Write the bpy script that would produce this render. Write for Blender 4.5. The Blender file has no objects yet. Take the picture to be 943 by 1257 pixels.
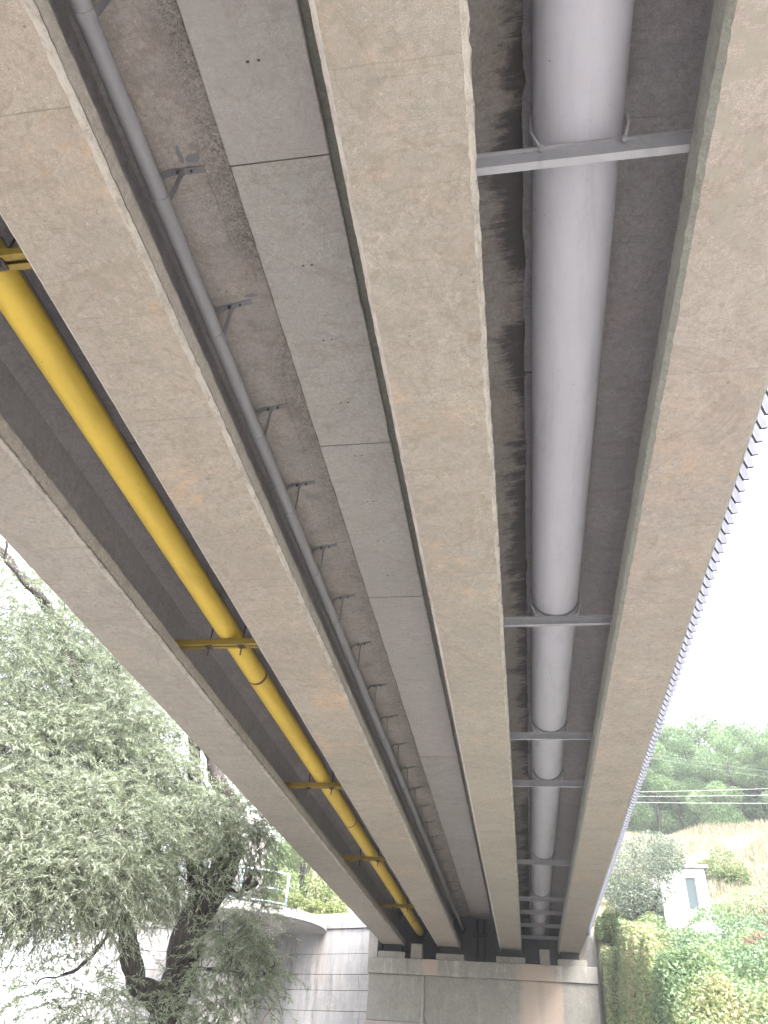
import bpy, bmesh, math, random
import numpy as np
from mathutils import Vector, Matrix, noise

random.seed(7)
rng = np.random.default_rng(7)
scene = bpy.context.scene
COL = scene.collection
EYE = 1.6                      # eye height over the ground; positions below are measured from eye level
EXPOSURE = 3.22
HAZE = 0.0013

# ------------------------------------------------------------------ camera
F_PX, CX, CY = 930.0, 471.5, 628.5
ROWS = np.array([[0.98665894, 0.04450438, 0.15659982],
                 [0.15115847, -0.60765201, -0.77968594],
                 [0.06045876, 0.79295548, -0.6062725]])      # camera -> world
cam_data = bpy.data.cameras.new('camera')
cam = bpy.data.objects.new('camera', cam_data)
COL.objects.link(cam)
M3 = Matrix([list(r) for r in ROWS])
cam.matrix_world = Matrix.Translation((0, 0, EYE)) @ M3.to_4x4()
cam_data.sensor_fit = 'VERTICAL'
cam_data.sensor_height = 36.0
cam_data.lens = 36.0 * F_PX / 1257.0
cam_data.clip_start = 0.05
cam_data.clip_end = 5000
scene.camera = cam


def sight(px, py):
    return ROWS @ np.array([px - CX, -(py - CY), -F_PX])


def at(px, py, d):
    """surveyed point: bearing measured in the photograph, horizontal distance d in metres"""
    r = sight(px, py)
    return Vector(r * d / math.hypot(r[0], r[1]))


def atY(px, py, Y):
    r = sight(px, py)
    return Vector(r * Y / r[1])


# ------------------------------------------------------------------ light
world = bpy.data.worlds.new('World')
scene.world = world
world.use_nodes = True
wn, wl = world.node_tree.nodes, world.node_tree.links
wn.clear()
wo = wn.new('ShaderNodeOutputWorld')
bg = wn.new('ShaderNodeBackground')
sky = wn.new('ShaderNodeTexSky')
sky.sky_type = 'NISHITA'
sky.sun_disc = False
SUN_EL, SUN_AZ = math.radians(52), math.radians(140)     # azimuth clockwise from +Y
sky.sun_elevation = SUN_EL
sky.sun_rotation = SUN_AZ
sky.air_density = 1.0
sky.dust_density = 6.0
sky.ozone_density = 1.0
hs = wn.new('ShaderNodeHueSaturation')
hs.inputs['Saturation'].default_value = 0.22
wl.new(sky.outputs[0], hs.inputs['Color'])
wl.new(hs.outputs[0], bg.inputs['Color'])
bg.inputs['Strength'].default_value = 0.15
wl.new(bg.outputs[0], wo.inputs['Surface'])
sd = bpy.data.lights.new('sun', 'SUN')
sd.energy = 0.8
sd.angle = math.radians(35)
sd.color = (1.0, 0.97, 0.93)
sun = bpy.data.objects.new('sun', sd)
COL.objects.link(sun)
tosun = Vector((math.sin(SUN_AZ) * math.cos(SUN_EL), math.cos(SUN_AZ) * math.cos(SUN_EL), math.sin(SUN_EL)))
sun.rotation_euler = tosun.to_track_quat('Z', 'Y').to_euler()
sun.location = (20, -20, 40)
scene.view_settings.view_transform = 'Standard'
scene.view_settings.look = 'None'
scene.view_settings.gamma = 1
scene.view_settings.exposure = EXPOSURE
scene.cycles.use_denoising = True
scene.cycles.sample_clamp_indirect = 8
scene.cycles.max_bounces = 8
scene.cycles.diffuse_bounces = 6
scene.cycles.transparent_max_bounces = 4

# ------------------------------------------------------------------ node helpers


class NT:
    def __init__(self, name):
        self.m = bpy.data.materials.new(name)
        self.m.use_nodes = True
        self.t = self.m.node_tree
        self.t.nodes.clear()
        self.out = self.n('ShaderNodeOutputMaterial')
        self.b = self.n('ShaderNodeBsdfPrincipled')
        self.l(self.b.outputs[0], self.out.inputs[0])
        self.pos = self.n('ShaderNodeNewGeometry').outputs['Position']

    def n(self, t, **k):
        x = self.t.nodes.new(t)
        for a, v in k.items():
            setattr(x, a, v)
        return x

    def l(self, a, b):
        self.t.links.new(a, b)

    def setin(self, sock, v):
        if hasattr(v, 'is_output') or isinstance(v, bpy.types.NodeSocket):
            self.l(v, sock)
        elif isinstance(v, (tuple, list)) and len(v) == 3 and sock.type == 'RGBA':
            sock.default_value = (*v, 1)
        else:
            sock.default_value = v

    def math(self, op, a, b=0.0, c=0.0, clamp=False):
        x = self.n('ShaderNodeMath', operation=op, use_clamp=clamp)
        for i, v in enumerate((a, b, c)):
            self.setin(x.inputs[i], v)
        return x.outputs[0]

    def scaled(self, s, off=(0, 0, 0), src=None):
        x = self.n('ShaderNodeMapping')
        self.l(src or self.pos, x.inputs[0])
        x.inputs['Location'].default_value = off
        x.inputs['Scale'].default_value = s
        return x.outputs[0]

    def noise(self, scale, detail=5, rough=0.6, vec=None, dist=0.0, off=(0, 0, 0)):
        x = self.n('ShaderNodeTexNoise')
        self.l(vec or (self.scaled((1, 1, 1), off)), x.inputs['Vector'])
        x.inputs['Scale'].default_value = scale
        x.inputs['Detail'].default_value = detail
        x.inputs['Roughness'].default_value = rough
        x.inputs['Distortion'].default_value = dist
        return x.outputs[0]

    def ramp(self, f, a, b, lo=0.0, hi=1.0):
        x = self.n('ShaderNodeMapRange')
        x.interpolation_type = 'SMOOTHSTEP'
        self.setin(x.inputs[0], f)
        for i, v in enumerate((a, b, lo, hi)):
            self.setin(x.inputs[i + 1], v)
        return x.outputs[0]

    def mix(self, f, a, b, blend='MIX'):
        x = self.n('ShaderNodeMix', data_type='RGBA', blend_type=blend)
        self.setin(x.inputs[0], f)
        self.setin(x.inputs[6], a)
        self.setin(x.inputs[7], b)
        return x.outputs[2]

    def xyz(self):
        x = self.n('ShaderNodeSeparateXYZ')
        self.l(self.pos, x.inputs[0])
        return x.outputs

    def bump(self, h, strength=0.3, dist=0.01, prev=None):
        x = self.n('ShaderNodeBump')
        x.inputs['Strength'].default_value = strength
        x.inputs['Distance'].default_value = dist
        self.l(h, x.inputs['Height'])
        if prev is not None:
            self.l(prev, x.inputs['Normal'])
        return x.outputs[0]

    def done(self, col, rough=0.85, normal=None, metal=0.0):
        self.setin(self.b.inputs['Base Color'], col)
        self.setin(self.b.inputs['Roughness'], rough)
        self.b.inputs['Metallic'].default_value = metal
        if normal is not None:
            self.l(normal, self.b.inputs['Normal'])
        return self.m


def concrete(name, c1, c2, c3, rust=0.3, dark=0.35, pits=0.5, lines=None, rough_bump=0.35, streak_axis='x', off=0.0, mottle=0.5):
    t = NT(name)
    o = (off, off * 1.7, off * 0.3)
    big = t.noise(0.55, 4, 0.6, off=o, dist=0.4)
    mid = t.noise(3.2, 6, 0.68, off=o, dist=0.3)
    fine = t.noise(28, 6, 0.75, off=o)
    grit = t.noise(140, 3, 0.7, off=o)
    col = t.mix(t.ramp(big, 0.35, 0.65), c1, c2)
    col = t.mix(t.ramp(mid, 0.38, 0.68), col, c3)
    # blotchy surface tone
    col = t.mix(t.ramp(fine, 0.35, 0.65, 0.0, 0.42), col, (c3[0] * 0.55, c3[1] * 0.55, c3[2] * 0.55))
    blot = t.noise(13, 7, 0.72, off=(off + 1, 7, 3), dist=0.9)
    col = t.mix(t.ramp(blot, 0.5, 0.63, 0.0, mottle), col, (c3[0] * 0.56, c3[1] * 0.52, c3[2] * 0.47))
    col = t.mix(t.ramp(t.noise(2.0, 6, 0.75, off=(off + 3, 1, 6), dist=0.8), 0.5, 0.64, 0.0, mottle * 0.8), col, (c2[0] * 0.66, c2[1] * 0.68, c2[2] * 0.66))
    col = t.mix(t.ramp(t.noise(9, 7, 0.75, off=(off + 5, 2, 1), dist=0.6), 0.52, 0.66, 0.0, 0.3), col,
                (c1[0] * 1.25, c1[1] * 1.25, c1[2] * 1.25))
    col = t.mix(t.ramp(grit, 0.38, 0.62, 0.0, 0.55), col, (c3[0] * 0.5, c3[1] * 0.5, c3[2] * 0.5))
    # small brown and dark flecks, board grain across the span
    fl = t.noise(46, 5, 0.8, off=(off + 2, 6, 1), dist=0.5)
    col = t.mix(t.ramp(fl, 0.58, 0.68, 0.0, 0.55), col, (c3[0] * 0.5, c3[1] * 0.42, c3[2] * 0.36))
    col = t.mix(t.ramp(fl, 0.42, 0.32, 0.0, 0.4), col, (c1[0] * 1.45, c1[1] * 1.45, c1[2] * 1.42))
    bd = t.noise(1.0, 6, 0.75, vec=t.scaled((2.5, 46, 4) if streak_axis != 'z' else (40, 3, 2), (off, 1, 1)), dist=0.4)
    bd = t.math('MULTIPLY', t.ramp(bd, 0.56, 0.66), t.ramp(t.noise(1.1, 4, 0.7, off=(off, 5, 5)), 0.45, 0.62, 0.0, 0.5))
    col = t.mix(bd, col, (c3[0] * 0.45, c3[1] * 0.42, c3[2] * 0.4))
    # hairline map cracks in patches
    ve = t.n('ShaderNodeTexVoronoi', feature='DISTANCE_TO_EDGE')
    ve.inputs['Scale'].default_value = 3.6
    wv = t.n('ShaderNodeVectorMath', operation='ADD')
    nz = t.n('ShaderNodeTexNoise')
    nz.inputs['Scale'].default_value = 5
    nz.inputs['Detail'].default_value = 5
    t.l(t.pos, nz.inputs['Vector'])
    sc3 = t.n('ShaderNodeVectorMath', operation='SCALE')
    sc3.inputs['Scale'].default_value = 0.22
    t.l(nz.outputs['Color'], sc3.inputs[0])
    t.l(t.scaled((1.0, 0.8, 1.0), (off, 3, off)), wv.inputs[0])
    t.l(sc3.outputs[0], wv.inputs[1])
    t.l(wv.outputs[0], ve.inputs['Vector'])
    ck = t.math('MULTIPLY', t.ramp(ve.outputs['Distance'], 0.004, 0.016, 1.0, 0.0), t.ramp(t.noise(0.9, 4, 0.7, off=(off + 7, 2, 7)), 0.5, 0.62, 0.0, 0.32))
    col = t.mix(ck, col, (c3[0] * 0.4, c3[1] * 0.34, c3[2] * 0.3))
    # broad damp marks with a darker rim
    dm = t.noise(0.8, 5, 0.6, off=(off + 12, 4, 0), dist=1.0)
    rim = t.ramp(t.math('ABSOLUTE', t.math('SUBTRACT', dm, 0.56)), 0.0, 0.02, 0.35, 0.0)
    col = t.mix(t.ramp(dm, 0.55, 0.58, 0.0, 0.22), col, (c3[0] * 0.7, c3[1] * 0.7, c3[2] * 0.72))
    col = t.mix(rim, col, (c3[0] * 0.55, c3[1] * 0.5, c3[2] * 0.45))
    # angular spalls
    vs_ = t.n('ShaderNodeTexVoronoi')
    vs_.inputs['Scale'].default_value = 2.1
    t.l(t.scaled((1, 1, 1), (off, off, 2)), vs_.inputs['Vector'])
    ss_ = t.n('ShaderNodeSeparateColor')
    t.l(vs_.outputs['Color'], ss_.inputs[0])
    sp = t.math('MULTIPLY', t.math('GREATER_THAN', ss_.outputs[0], 0.7), t.ramp(t.math('ADD', vs_.outputs['Distance'], t.math('MULTIPLY', fine, 0.08)), 0.075, 0.095, 0.7, 0.0))
    col = t.mix(sp, col, (c3[0] * 0.5, c3[1] * 0.46, c3[2] * 0.42))
    if rust:
        rm = t.math('MULTIPLY', t.ramp(t.noise(0.9, 5, 0.7, off=(off + 9, 3, 2), dist=0.5), 0.52, 0.72),
                    t.ramp(t.noise(7, 5, 0.7, off=(off, 8, 2)), 0.35, 0.7, 0.0, rust))
        col = t.mix(rm, col, (0.42, 0.25, 0.14))
    if dark:
        sc = (0.8, 7, 2) if streak_axis == 'x' else ((7, 0.7, 2) if streak_axis == 'y' else (6, 6, 0.6))
        sm = t.noise(1.6, 6, 0.7, vec=t.scaled(sc, (off, off, 1)), dist=0.3)
        col = t.mix(t.ramp(sm, 0.54, 0.74, 0.0, dark), col, (c3[0] * 0.42, c3[1] * 0.42, c3[2] * 0.44))
    h = t.math('ADD', t.math('MULTIPLY', fine, 0.8), t.math('MULTIPLY', grit, 0.4))
    h = t.math('ADD', h, t.math('MULTIPLY', mid, 1.2))
    if pits:
        v = t.n('ShaderNodeTexVoronoi')
        v.inputs['Scale'].default_value = 16
        v.inputs['Randomness'].default_value = 1
        t.l(t.scaled((1, 1, 1), (off, off, off)), v.inputs['Vector'])
        sep = t.n('ShaderNodeSeparateColor')
        t.l(v.outputs['Color'], sep.inputs[0])
        keep = t.math('GREATER_THAN', sep.outputs[0], 0.86)
        size = t.math('MULTIPLY', sep.outputs[1], 0.16)
        hole = t.math('MULTIPLY', keep, t.math('LESS_THAN', v.outputs['Distance'], size))
        col = t.mix(t.math('MULTIPLY', hole, pits), col, (0.06, 0.055, 0.05))
        h = t.math('SUBTRACT', h, t.math('MULTIPLY', hole, 0.8))
        v2 = t.n('ShaderNodeTexVoronoi')
        v2.inputs['Scale'].default_value = 60
        t.l(t.pos, v2.inputs['Vector'])
        s2 = t.n('ShaderNodeSeparateColor')
        t.l(v2.outputs['Color'], s2.inputs[0])
        h2 = t.math('MULTIPLY', t.math('GREATER_THAN', s2.outputs[0], 0.9),
                    t.math('LESS_THAN', v2.outputs['Distance'], 0.22))
        col = t.mix(t.math('MULTIPLY', h2, pits * 0.7), col, (0.08, 0.07, 0.06))
    if lines:
        period, y0, depth = lines
        X = t.xyz()
        wob = t.math('MULTIPLY', t.math('SUBTRACT', t.noise(2.5, 3, 0.6, off=(off, 0, 4)), 0.5), 0.03)
        fr = t.math('FRACT', t.math('DIVIDE', t.math('ADD', t.math('SUBTRACT', X[1], y0), wob), period))
        dd = t.math('MULTIPLY', t.math('MINIMUM', fr, t.math('SUBTRACT', 1.0, fr)), period)
        ln = t.ramp(dd, 0.002, 0.006, 1.0, 0.0)
        brk = t.ramp(t.noise(2.2, 3, 0.6, off=(3, off, 4)), 0.38, 0.55)
        ln = t.math('MULTIPLY', ln, brk)
        col = t.mix(t.math('MULTIPLY', ln, depth), col, (c3[0] * 0.35, c3[1] * 0.33, c3[2] * 0.32))
        h = t.math('SUBTRACT', h, t.math('MULTIPLY', ln, 0.8))
    nrm = t.bump(h, rough_bump, 0.012)
    return t, col, nrm


def simple_concrete(*a, **k):
    t, col, nrm = concrete(*a, **k)
    return t.done(col, 0.9, nrm)


def paint(name, c, dirt=(0.1, 0.09, 0.08), rough=0.45, bumps=0.15, dirt_amt=0.25, metal=0.0):
    t = NT(name)
    a = t.noise(1.3, 5, 0.65)
    b = t.noise(22, 5, 0.7)
    g = t.noise(90, 3, 0.7)
    col = t.mix(t.ramp(a, 0.3, 0.7, 0.0, 0.22), c, tuple(x * 0.72 for x in c))
    col = t.mix(t.ramp(b, 0.58, 0.8, 0.0, dirt_amt), col, dirt)
    col = t.mix(t.ramp(g, 0.7, 0.8, 0.0, dirt_amt * 1.2), col, dirt)
    v = t.n('ShaderNodeTexVoronoi')
    v.inputs['Scale'].default_value = 17
    t.l(t.pos, v.inputs['Vector'])
    sp = t.n('ShaderNodeSeparateColor')
    t.l(v.outputs['Color'], sp.inputs[0])
    chip = t.math('MULTIPLY', t.math('GREATER_THAN', sp.outputs[0], 0.8), t.math('LESS_THAN', v.outputs['Distance'], t.math('MULTIPLY', sp.outputs[1], 0.13)))
    col = t.mix(t.math('MULTIPLY', chip, min(1.0, dirt_amt * 2.5)), col, dirt)
    gl = t.noise(1.0, 6, 0.7, vec=t.scaled((5, 0.8, 5)), dist=0.5)
    col = t.mix(t.ramp(gl, 0.5, 0.7, 0.0, dirt_amt), col, tuple(x * 0.55 for x in c))
    t.b.inputs['Specular IOR Level'].default_value = 0.3
    return t.done(col, t.ramp(b, 0.3, 0.7, rough, rough + 0.2), t.bump(t.math('ADD', b, g), bumps, 0.004), metal)


GB = ((0.298, 0.272, 0.235), (0.245, 0.23, 0.203), (0.262, 0.228, 0.194))
M = {}
M['girder'] = simple_concrete('girder_concrete', *GB, rust=0.45, dark=0.2, pits=0.55, lines=(2.3, 3.86, 0.2))
M['girder_b'] = simple_concrete('girder_concrete_orange', (0.31, 0.275, 0.235), (0.253, 0.232, 0.202), (0.275, 0.234, 0.195),
                                rust=0.7, dark=0.16, pits=0.5, lines=(2.3, 3.86, 0.5), off=11)
M['girder_a'] = simple_concrete('girder_concrete_grey', (0.29, 0.265, 0.235), (0.245, 0.235, 0.212), (0.26, 0.228, 0.20),
                                rust=0.25, dark=0.4, pits=0.3, lines=(4.6, 3.0, 0.3), off=23)
t, c, nn = concrete('girder_concrete_patchy', (0.315, 0.28, 0.252), (0.272, 0.243, 0.224), (0.275, 0.235, 0.208), rust=0.6,
                    dark=0.2, pits=0.5, lines=(2.35, 3.76, 0.45), off=37)
xz = t.xyz()
# flaked grey skin near the camera end and a weathered green-grey edge
pat = t.math('MULTIPLY', t.ramp(t.noise(6.5, 6, 0.7, dist=0.8, off=(4, 4, 4)), 0.5, 0.54), t.ramp(xz[1], 2.0, 4.2, 0.75, 0.0))
c = t.mix(pat, c, (0.20, 0.185, 0.155))
M['girder_d'] = t.done(c, 0.9, nn)
def edge_concrete(name, wide):
    t, c, nn = concrete(name, (0.335, 0.305, 0.28), (0.29, 0.268, 0.248), (0.285, 0.255, 0.235), rust=0.15,
                                dark=0.3, pits=0.4, streak_axis='y', off=5)
    xz = t.xyz()
    wb_ = t.math('MULTIPLY', t.math('SUBTRACT', t.noise(11, 6, 0.75), 0.5), 0.02 * wide)
    ln = t.ramp(t.math('ABSOLUTE', t.math('SUBTRACT', t.math('ADD', xz[2], wb_), EYE + 4.046)), 0.002 * wide, 0.009 * wide, 1.0, 0.0)
    ln = t.math('MULTIPLY', ln, t.ramp(t.noise(5, 5, 0.7, off=(1, 2, 3)), 0.35, 0.6, 0.25, 0.8))
    c = t.mix(ln, c, (0.04, 0.035, 0.033))
    low = t.math('MULTIPLY', t.ramp(xz[2], EYE + 4.03, EYE + 4.045, 0.8, 0.0), t.ramp(t.noise(14, 6, 0.75, vec=t.scaled((1, 0.35, 1))), 0.4, 0.6))
    c = t.mix(low, c, (0.33, 0.305, 0.28))
    return t.done(c, 0.9, t.bump(ln, 0.6, -0.02, nn))


M['edge'] = edge_concrete('flange_side_concrete', 1.0)
M['edge_rough'] = edge_concrete('rough_flange_side_concrete', 2.2)
M['edge_green'] = simple_concrete('mossy_side_concrete', (0.19, 0.195, 0.175), (0.165, 0.172, 0.155), (0.17, 0.165, 0.148), rust=0.1,
                                  dark=0.35, pits=0.4, streak_axis='y', off=6)
M['web'] = simple_concrete('web_concrete', (0.265, 0.255, 0.27), (0.235, 0.226, 0.243), (0.245, 0.226, 0.236), rust=0.15, dark=0.4,
                           pits=0.5, off=3, lines=(2.9, 2.5, 0.5))
# stained underside of the second girder's top flange
t, c, nn = concrete('rough_flange_concrete', (0.325, 0.295, 0.28), (0.275, 0.255, 0.25), (0.28, 0.25, 0.238), rust=0.15, dark=0.35,
                    pits=0.8, off=51)
xz = t.xyz()
near = t.ramp(xz[0], -2.08, -1.8)
agg = t.math('MULTIPLY', near, t.ramp(t.noise(38, 6, 0.8, dist=1.2), 0.45, 0.6))
agg = t.math('MULTIPLY', agg, t.ramp(t.noise(1.4, 4, 0.6, off=(1, 1, 9)), 0.3, 0.6, 0.25, 0.9))
c = t.mix(agg, c, (0.055, 0.05, 0.046))
c = t.mix(t.ramp(t.noise(2.6, 6, 0.75, off=(6, 1, 9)), 0.52, 0.68, 0.0, 0.5), c, (0.1, 0.09, 0.082))
crk = t.ramp(t.math('ABSOLUTE', t.math('ADD', t.math('ADD', xz[0], 1.96), t.math('MULTIPLY', t.math('SUBTRACT', t.noise(3, 4, 0.7), 0.5), 0.08))), 0.001, 0.005, 0.5, 0.0)
c = t.mix(t.math('MULTIPLY', crk, t.ramp(t.noise(0.7, 2, 0.5), 0.5, 0.6)), c, (0.05, 0.045, 0.04))
M['flange_b'] = t.done(c, 0.92, t.bump(agg, 0.5, 0.01, nn))
M['dark_flange'] = simple_concrete('dark_flange_concrete', (0.17, 0.168, 0.15), (0.14, 0.138, 0.125), (0.13, 0.125, 0.11), rust=0.0, dark=0.3, pits=0.3, off=15)  # darker grey-green concrete for the third girder's left flange
# mould streaks beside the closure strip over the big pipe
t, c, nn = concrete('mouldy_flange_concrete', (0.22, 0.2, 0.195), (0.19, 0.175, 0.172), (0.185, 0.168, 0.16), rust=0.1, dark=0.4,
                    pits=0.6, off=71)
xz = t.xyz()
sn = t.math('ADD', t.math('MULTIPLY', t.noise(1.0, 8, 0.75, vec=t.scaled((3.0, 17.0, 1), (0, 0, 0)), dist=0.9), 0.6), t.math('MULTIPLY', t.noise(5.0, 8, 0.8, dist=0.8), 0.42))
lo = t.noise(1.1, 5, 0.7, vec=t.scaled((0.6, 1.0, 1), (0, 3.3, 0)))
g = t.ramp(xz[0], -0.1, 0.24, 0.0, 0.26)
mask = t.ramp(t.math('ADD', t.math('ADD', sn, g), t.math('MULTIPLY', t.math('SUBTRACT', lo, 0.5), 1.15)), 0.58, 0.78, 0.0, 0.84)
c = t.mix(mask, c, (0.028, 0.027, 0.03))
M['flange_c'] = t.done(c, 0.92, nn)
t, c, nn = concrete('soffit_panel_concrete', (0.40, 0.385, 0.37), (0.355, 0.35, 0.33), (0.355, 0.328, 0.32), rust=0.08, mottle=0.4, dark=0.25,
                    pits=0.35, off=87, rough_bump=0.25)
oi = t.n('ShaderNodeObjectInfo')
c = t.mix(t.ramp(oi.outputs['Random'], 0, 1, 0.0, 0.35), c, (0.30, 0.275, 0.275))
# paired tie marks
xz = t.xyz()
fr = t.math('SUBTRACT', t.math('FRACT', t.math('DIVIDE', xz[1], 0.74)), 0.5)
a1 = t.math('LESS_THAN', t.math('ABSOLUTE', fr), 0.011)
fx = t.math('ABSOLUTE', t.math('SUBTRACT', t.math('ABSOLUTE', t.math('ADD', xz[0], 1.42)), 0.035))
a2 = t.math('LESS_THAN', fx, 0.011)
keep = t.math('GREATER_THAN', t.noise(0.9, 1, 0.5, off=(2, 2, 2)), 0.42)
tm = t.math('MULTIPLY', t.math('MULTIPLY', a1, a2), t.math('MULTIPLY', keep, t.ramp(t.noise(70, 3, 0.6), 0.42, 0.5)))
c = t.mix(tm, c, (0.03, 0.03, 0.03))
M['panel'] = t.done(c, 0.9, nn)
M['panel_grey'] = simple_concrete('closure_strip_concrete', (0.25, 0.24, 0.268), (0.23, 0.22, 0.245), (0.225, 0.21, 0.228),
                                  rust=0.05, dark=0.25, pits=0.3, off=95)
M['deck'] = simple_concrete('deck_concrete', (0.26, 0.25, 0.24), (0.23, 0.22, 0.215), (0.22, 0.21, 0.2), rust=0.1, dark=0.2, pits=0.2)


def stained(name, base, off, pink=None, amount=0.6):
    """abutment concrete with vertical run-off marks; pink = x range of a rusty wash"""
    t, c, nn = concrete(name, base, tuple(v * 0.9 for v in base), tuple(v * 0.84 for v in base), rust=0.1, dark=0.3, pits=0.3,
                        streak_axis='z', off=off)
    xz = t.xyz()
    v = t.noise(1.0, 6, 0.7, vec=t.scaled((5.5, 0.4, 0.35), (off, 0, 0)), dist=0.3)
    c = t.mix(t.ramp(t.math('ADD', t.math('MULTIPLY', v, 0.6), t.math('MULTIPLY', t.noise(2.2, 6, 0.75, off=(off, 2, 2)), 0.4)), 0.52, 0.64, 0.0, amount), c, (0.36, 0.35, 0.33))
    v = t.noise(1.0, 6, 0.7, vec=t.scaled((3.5, 0.4, 0.25), (off + 4, 0, 3)), dist=0.2)
    c = t.mix(t.ramp(v, 0.56, 0.72, 0.0, amount * 0.8), c, (0.09, 0.086, 0.08))
    if pink:
        wob = t.math('MULTIPLY', t.math('SUBTRACT', t.noise(1.2, 5, 0.7, off=(off, 1, 1)), 0.5), 0.5)
        wob = t.math('ADD', wob, t.math('MULTIPLY', t.math('SUBTRACT', v, 0.5), 0.6))
        for a, b in pink:
            d = t.math('ABSOLUTE', t.math('SUBTRACT', t.math('ADD', xz[0], wob), (a + b) / 2))
            c = t.mix(t.ramp(d, (b - a) * 0.2, (b - a) * 0.75, 0.6, 0.0), c, (0.36, 0.27, 0.215))
    return t.done(c, 0.9, nn)


M['cap'] = stained('cap_beam_concrete', (0.29, 0.275, 0.25), 3, pink=[(-3.35, -2.9), (-0.2, 0.95)])
M['pier'] = stained('abutment_face_concrete', (0.27, 0.26, 0.235), 13, pink=[(-0.15, 0.45), (0.5, 1.1)], amount=0.25)
M['pierlow'] = stained('abutment_low_concrete', (0.34, 0.31, 0.285), 29, pink=[(-3.6, 1.5)], amount=0.3)
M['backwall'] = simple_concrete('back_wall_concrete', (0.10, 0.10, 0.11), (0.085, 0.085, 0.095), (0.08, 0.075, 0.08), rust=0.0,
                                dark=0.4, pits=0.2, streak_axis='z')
M['pedestal'] = stained('pedestal_concrete', (0.29, 0.275, 0.245), 41, amount=0.3)
M['wing'] = stained('wing_wall_concrete', (0.42, 0.40, 0.38), 43, pink=[(1.7, 2.0)], amount=0.3)


def white_wall():
    t, c, nn = concrete('retaining_wall_concrete', (0.36, 0.355, 0.36), (0.32, 0.32, 0.325), (0.31, 0.305, 0.305), rust=0.1, dark=0.2,
                        pits=0.1, streak_axis='z', off=61)
    v = t.noise(1.0, 6, 0.7, vec=t.scaled((2.4, 0.3, 0.16), (3, 0, 0)), dist=0.2)
    c = t.mix(t.ramp(v, 0.5, 0.6, 0.0, 0.6), c, (0.2, 0.14, 0.11))
    v = t.noise(1.0, 6, 0.75, vec=t.scaled((5.0, 0.3, 0.5), (7, 0, 2)), dist=0.2)
    c = t.mix(t.ramp(v, 0.5, 0.62, 0.0, 0.8), c, (0.085, 0.085, 0.09))
    c = t.mix(t.ramp(t.noise(1.6, 6, 0.75, off=(8, 8, 8)), 0.46, 0.6, 0.0, 0.6), c, (0.17, 0.17, 0.18))
    oi = t.n('ShaderNodeObjectInfo')
    c = t.mix(t.ramp(oi.outputs['Random'], 0, 1, 0.0, 0.5), c, (0.25, 0.25, 0.26))
    return t.done(c, 0.9, nn)


M['wallwhite'] = white_wall()
M['tower'] = stained('tower_concrete', (0.27, 0.26, 0.25), 77, amount=0.6)
M['disc'] = stained('platform_concrete', (0.3, 0.295, 0.285), 79, amount=0.3)

M['pipe'] = paint('grey_pipe_paint', (0.30, 0.295, 0.33), rough=0.8, bumps=0.14, dirt_amt=0.35)
M['pipe2'] = paint('thin_pipe_paint', (0.185, 0.183, 0.198), rough=0.55, bumps=0.12, dirt_amt=0.2)
M['steel'] = paint('grey_steel_paint', (0.235, 0.233, 0.255), rough=0.55, bumps=0.18, dirt_amt=0.35)
M['strap'] = paint('strap_paint', (0.13, 0.13, 0.145), rough=0.6, dirt_amt=0.4)
M['yellow'] = paint('yellow_gas_paint', (0.48, 0.34, 0.055), dirt=(0.13, 0.07, 0.02), rough=0.5, bumps=0.1, dirt_amt=0.28)
M['yellow2'] = paint('weathered_yellow_paint', (0.19, 0.135, 0.025), dirt=(0.04, 0.025, 0.012), rough=0.5, dirt_amt=0.7)
M['weld'] = paint('bare_weld_band', (0.09, 0.045, 0.03), rough=0.7, dirt_amt=0.5)
M['rod'] = paint('dark_rod', (0.045, 0.035, 0.035), rough=0.6)
M['rubber'] = paint('black_rubber', (0.018, 0.018, 0.02), rough=0.7)
M['white_metal'] = paint('pale_cladding_paint', (0.115, 0.118, 0.145), rough=0.6, dirt_amt=0.1, bumps=0.05)
M['lip_shade'] = paint('shaded_rib_underside', (0.045, 0.043, 0.052), rough=0.8)  # shade under the cladding ribs, put into a darker colour
M['rail'] = paint('pale_blue_rail_paint', (0.38, 0.5, 0.58), rough=0.5)
M['white_paint'] = paint('white_render', (0.8, 0.8, 0.8), rough=0.8, dirt_amt=0.15)
M['cable'] = paint('pale_cable', (0.4, 0.42, 0.42), rough=0.5)
M['rock'] = paint('pale_rock', (0.5, 0.5, 0.52), rough=0.9, bumps=0.8, dirt_amt=0.5)
M['darkrock'] = paint('dark_rock', (0.12, 0.115, 0.125), rough=0.9, bumps=0.8, dirt_amt=0.5)
t = NT('window_glass')
t.b.inputs['Base Color'].default_value = (0.03, 0.05, 0.055, 1)
t.b.inputs['Roughness'].default_value = 0.08
M['glass'] = t.m


def bark():
    t = NT('willow_bark')
    g = t.noise(1.0, 8, 0.75, vec=t.scaled((14, 14, 2.2)), dist=0.8)
    c = t.mix(t.ramp(g, 0.4, 0.62), (0.014, 0.011, 0.011), (0.065, 0.052, 0.048))
    return t.done(c, 0.95, t.bump(g, 1.0, 0.05))


M['bark'] = bark()


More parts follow.
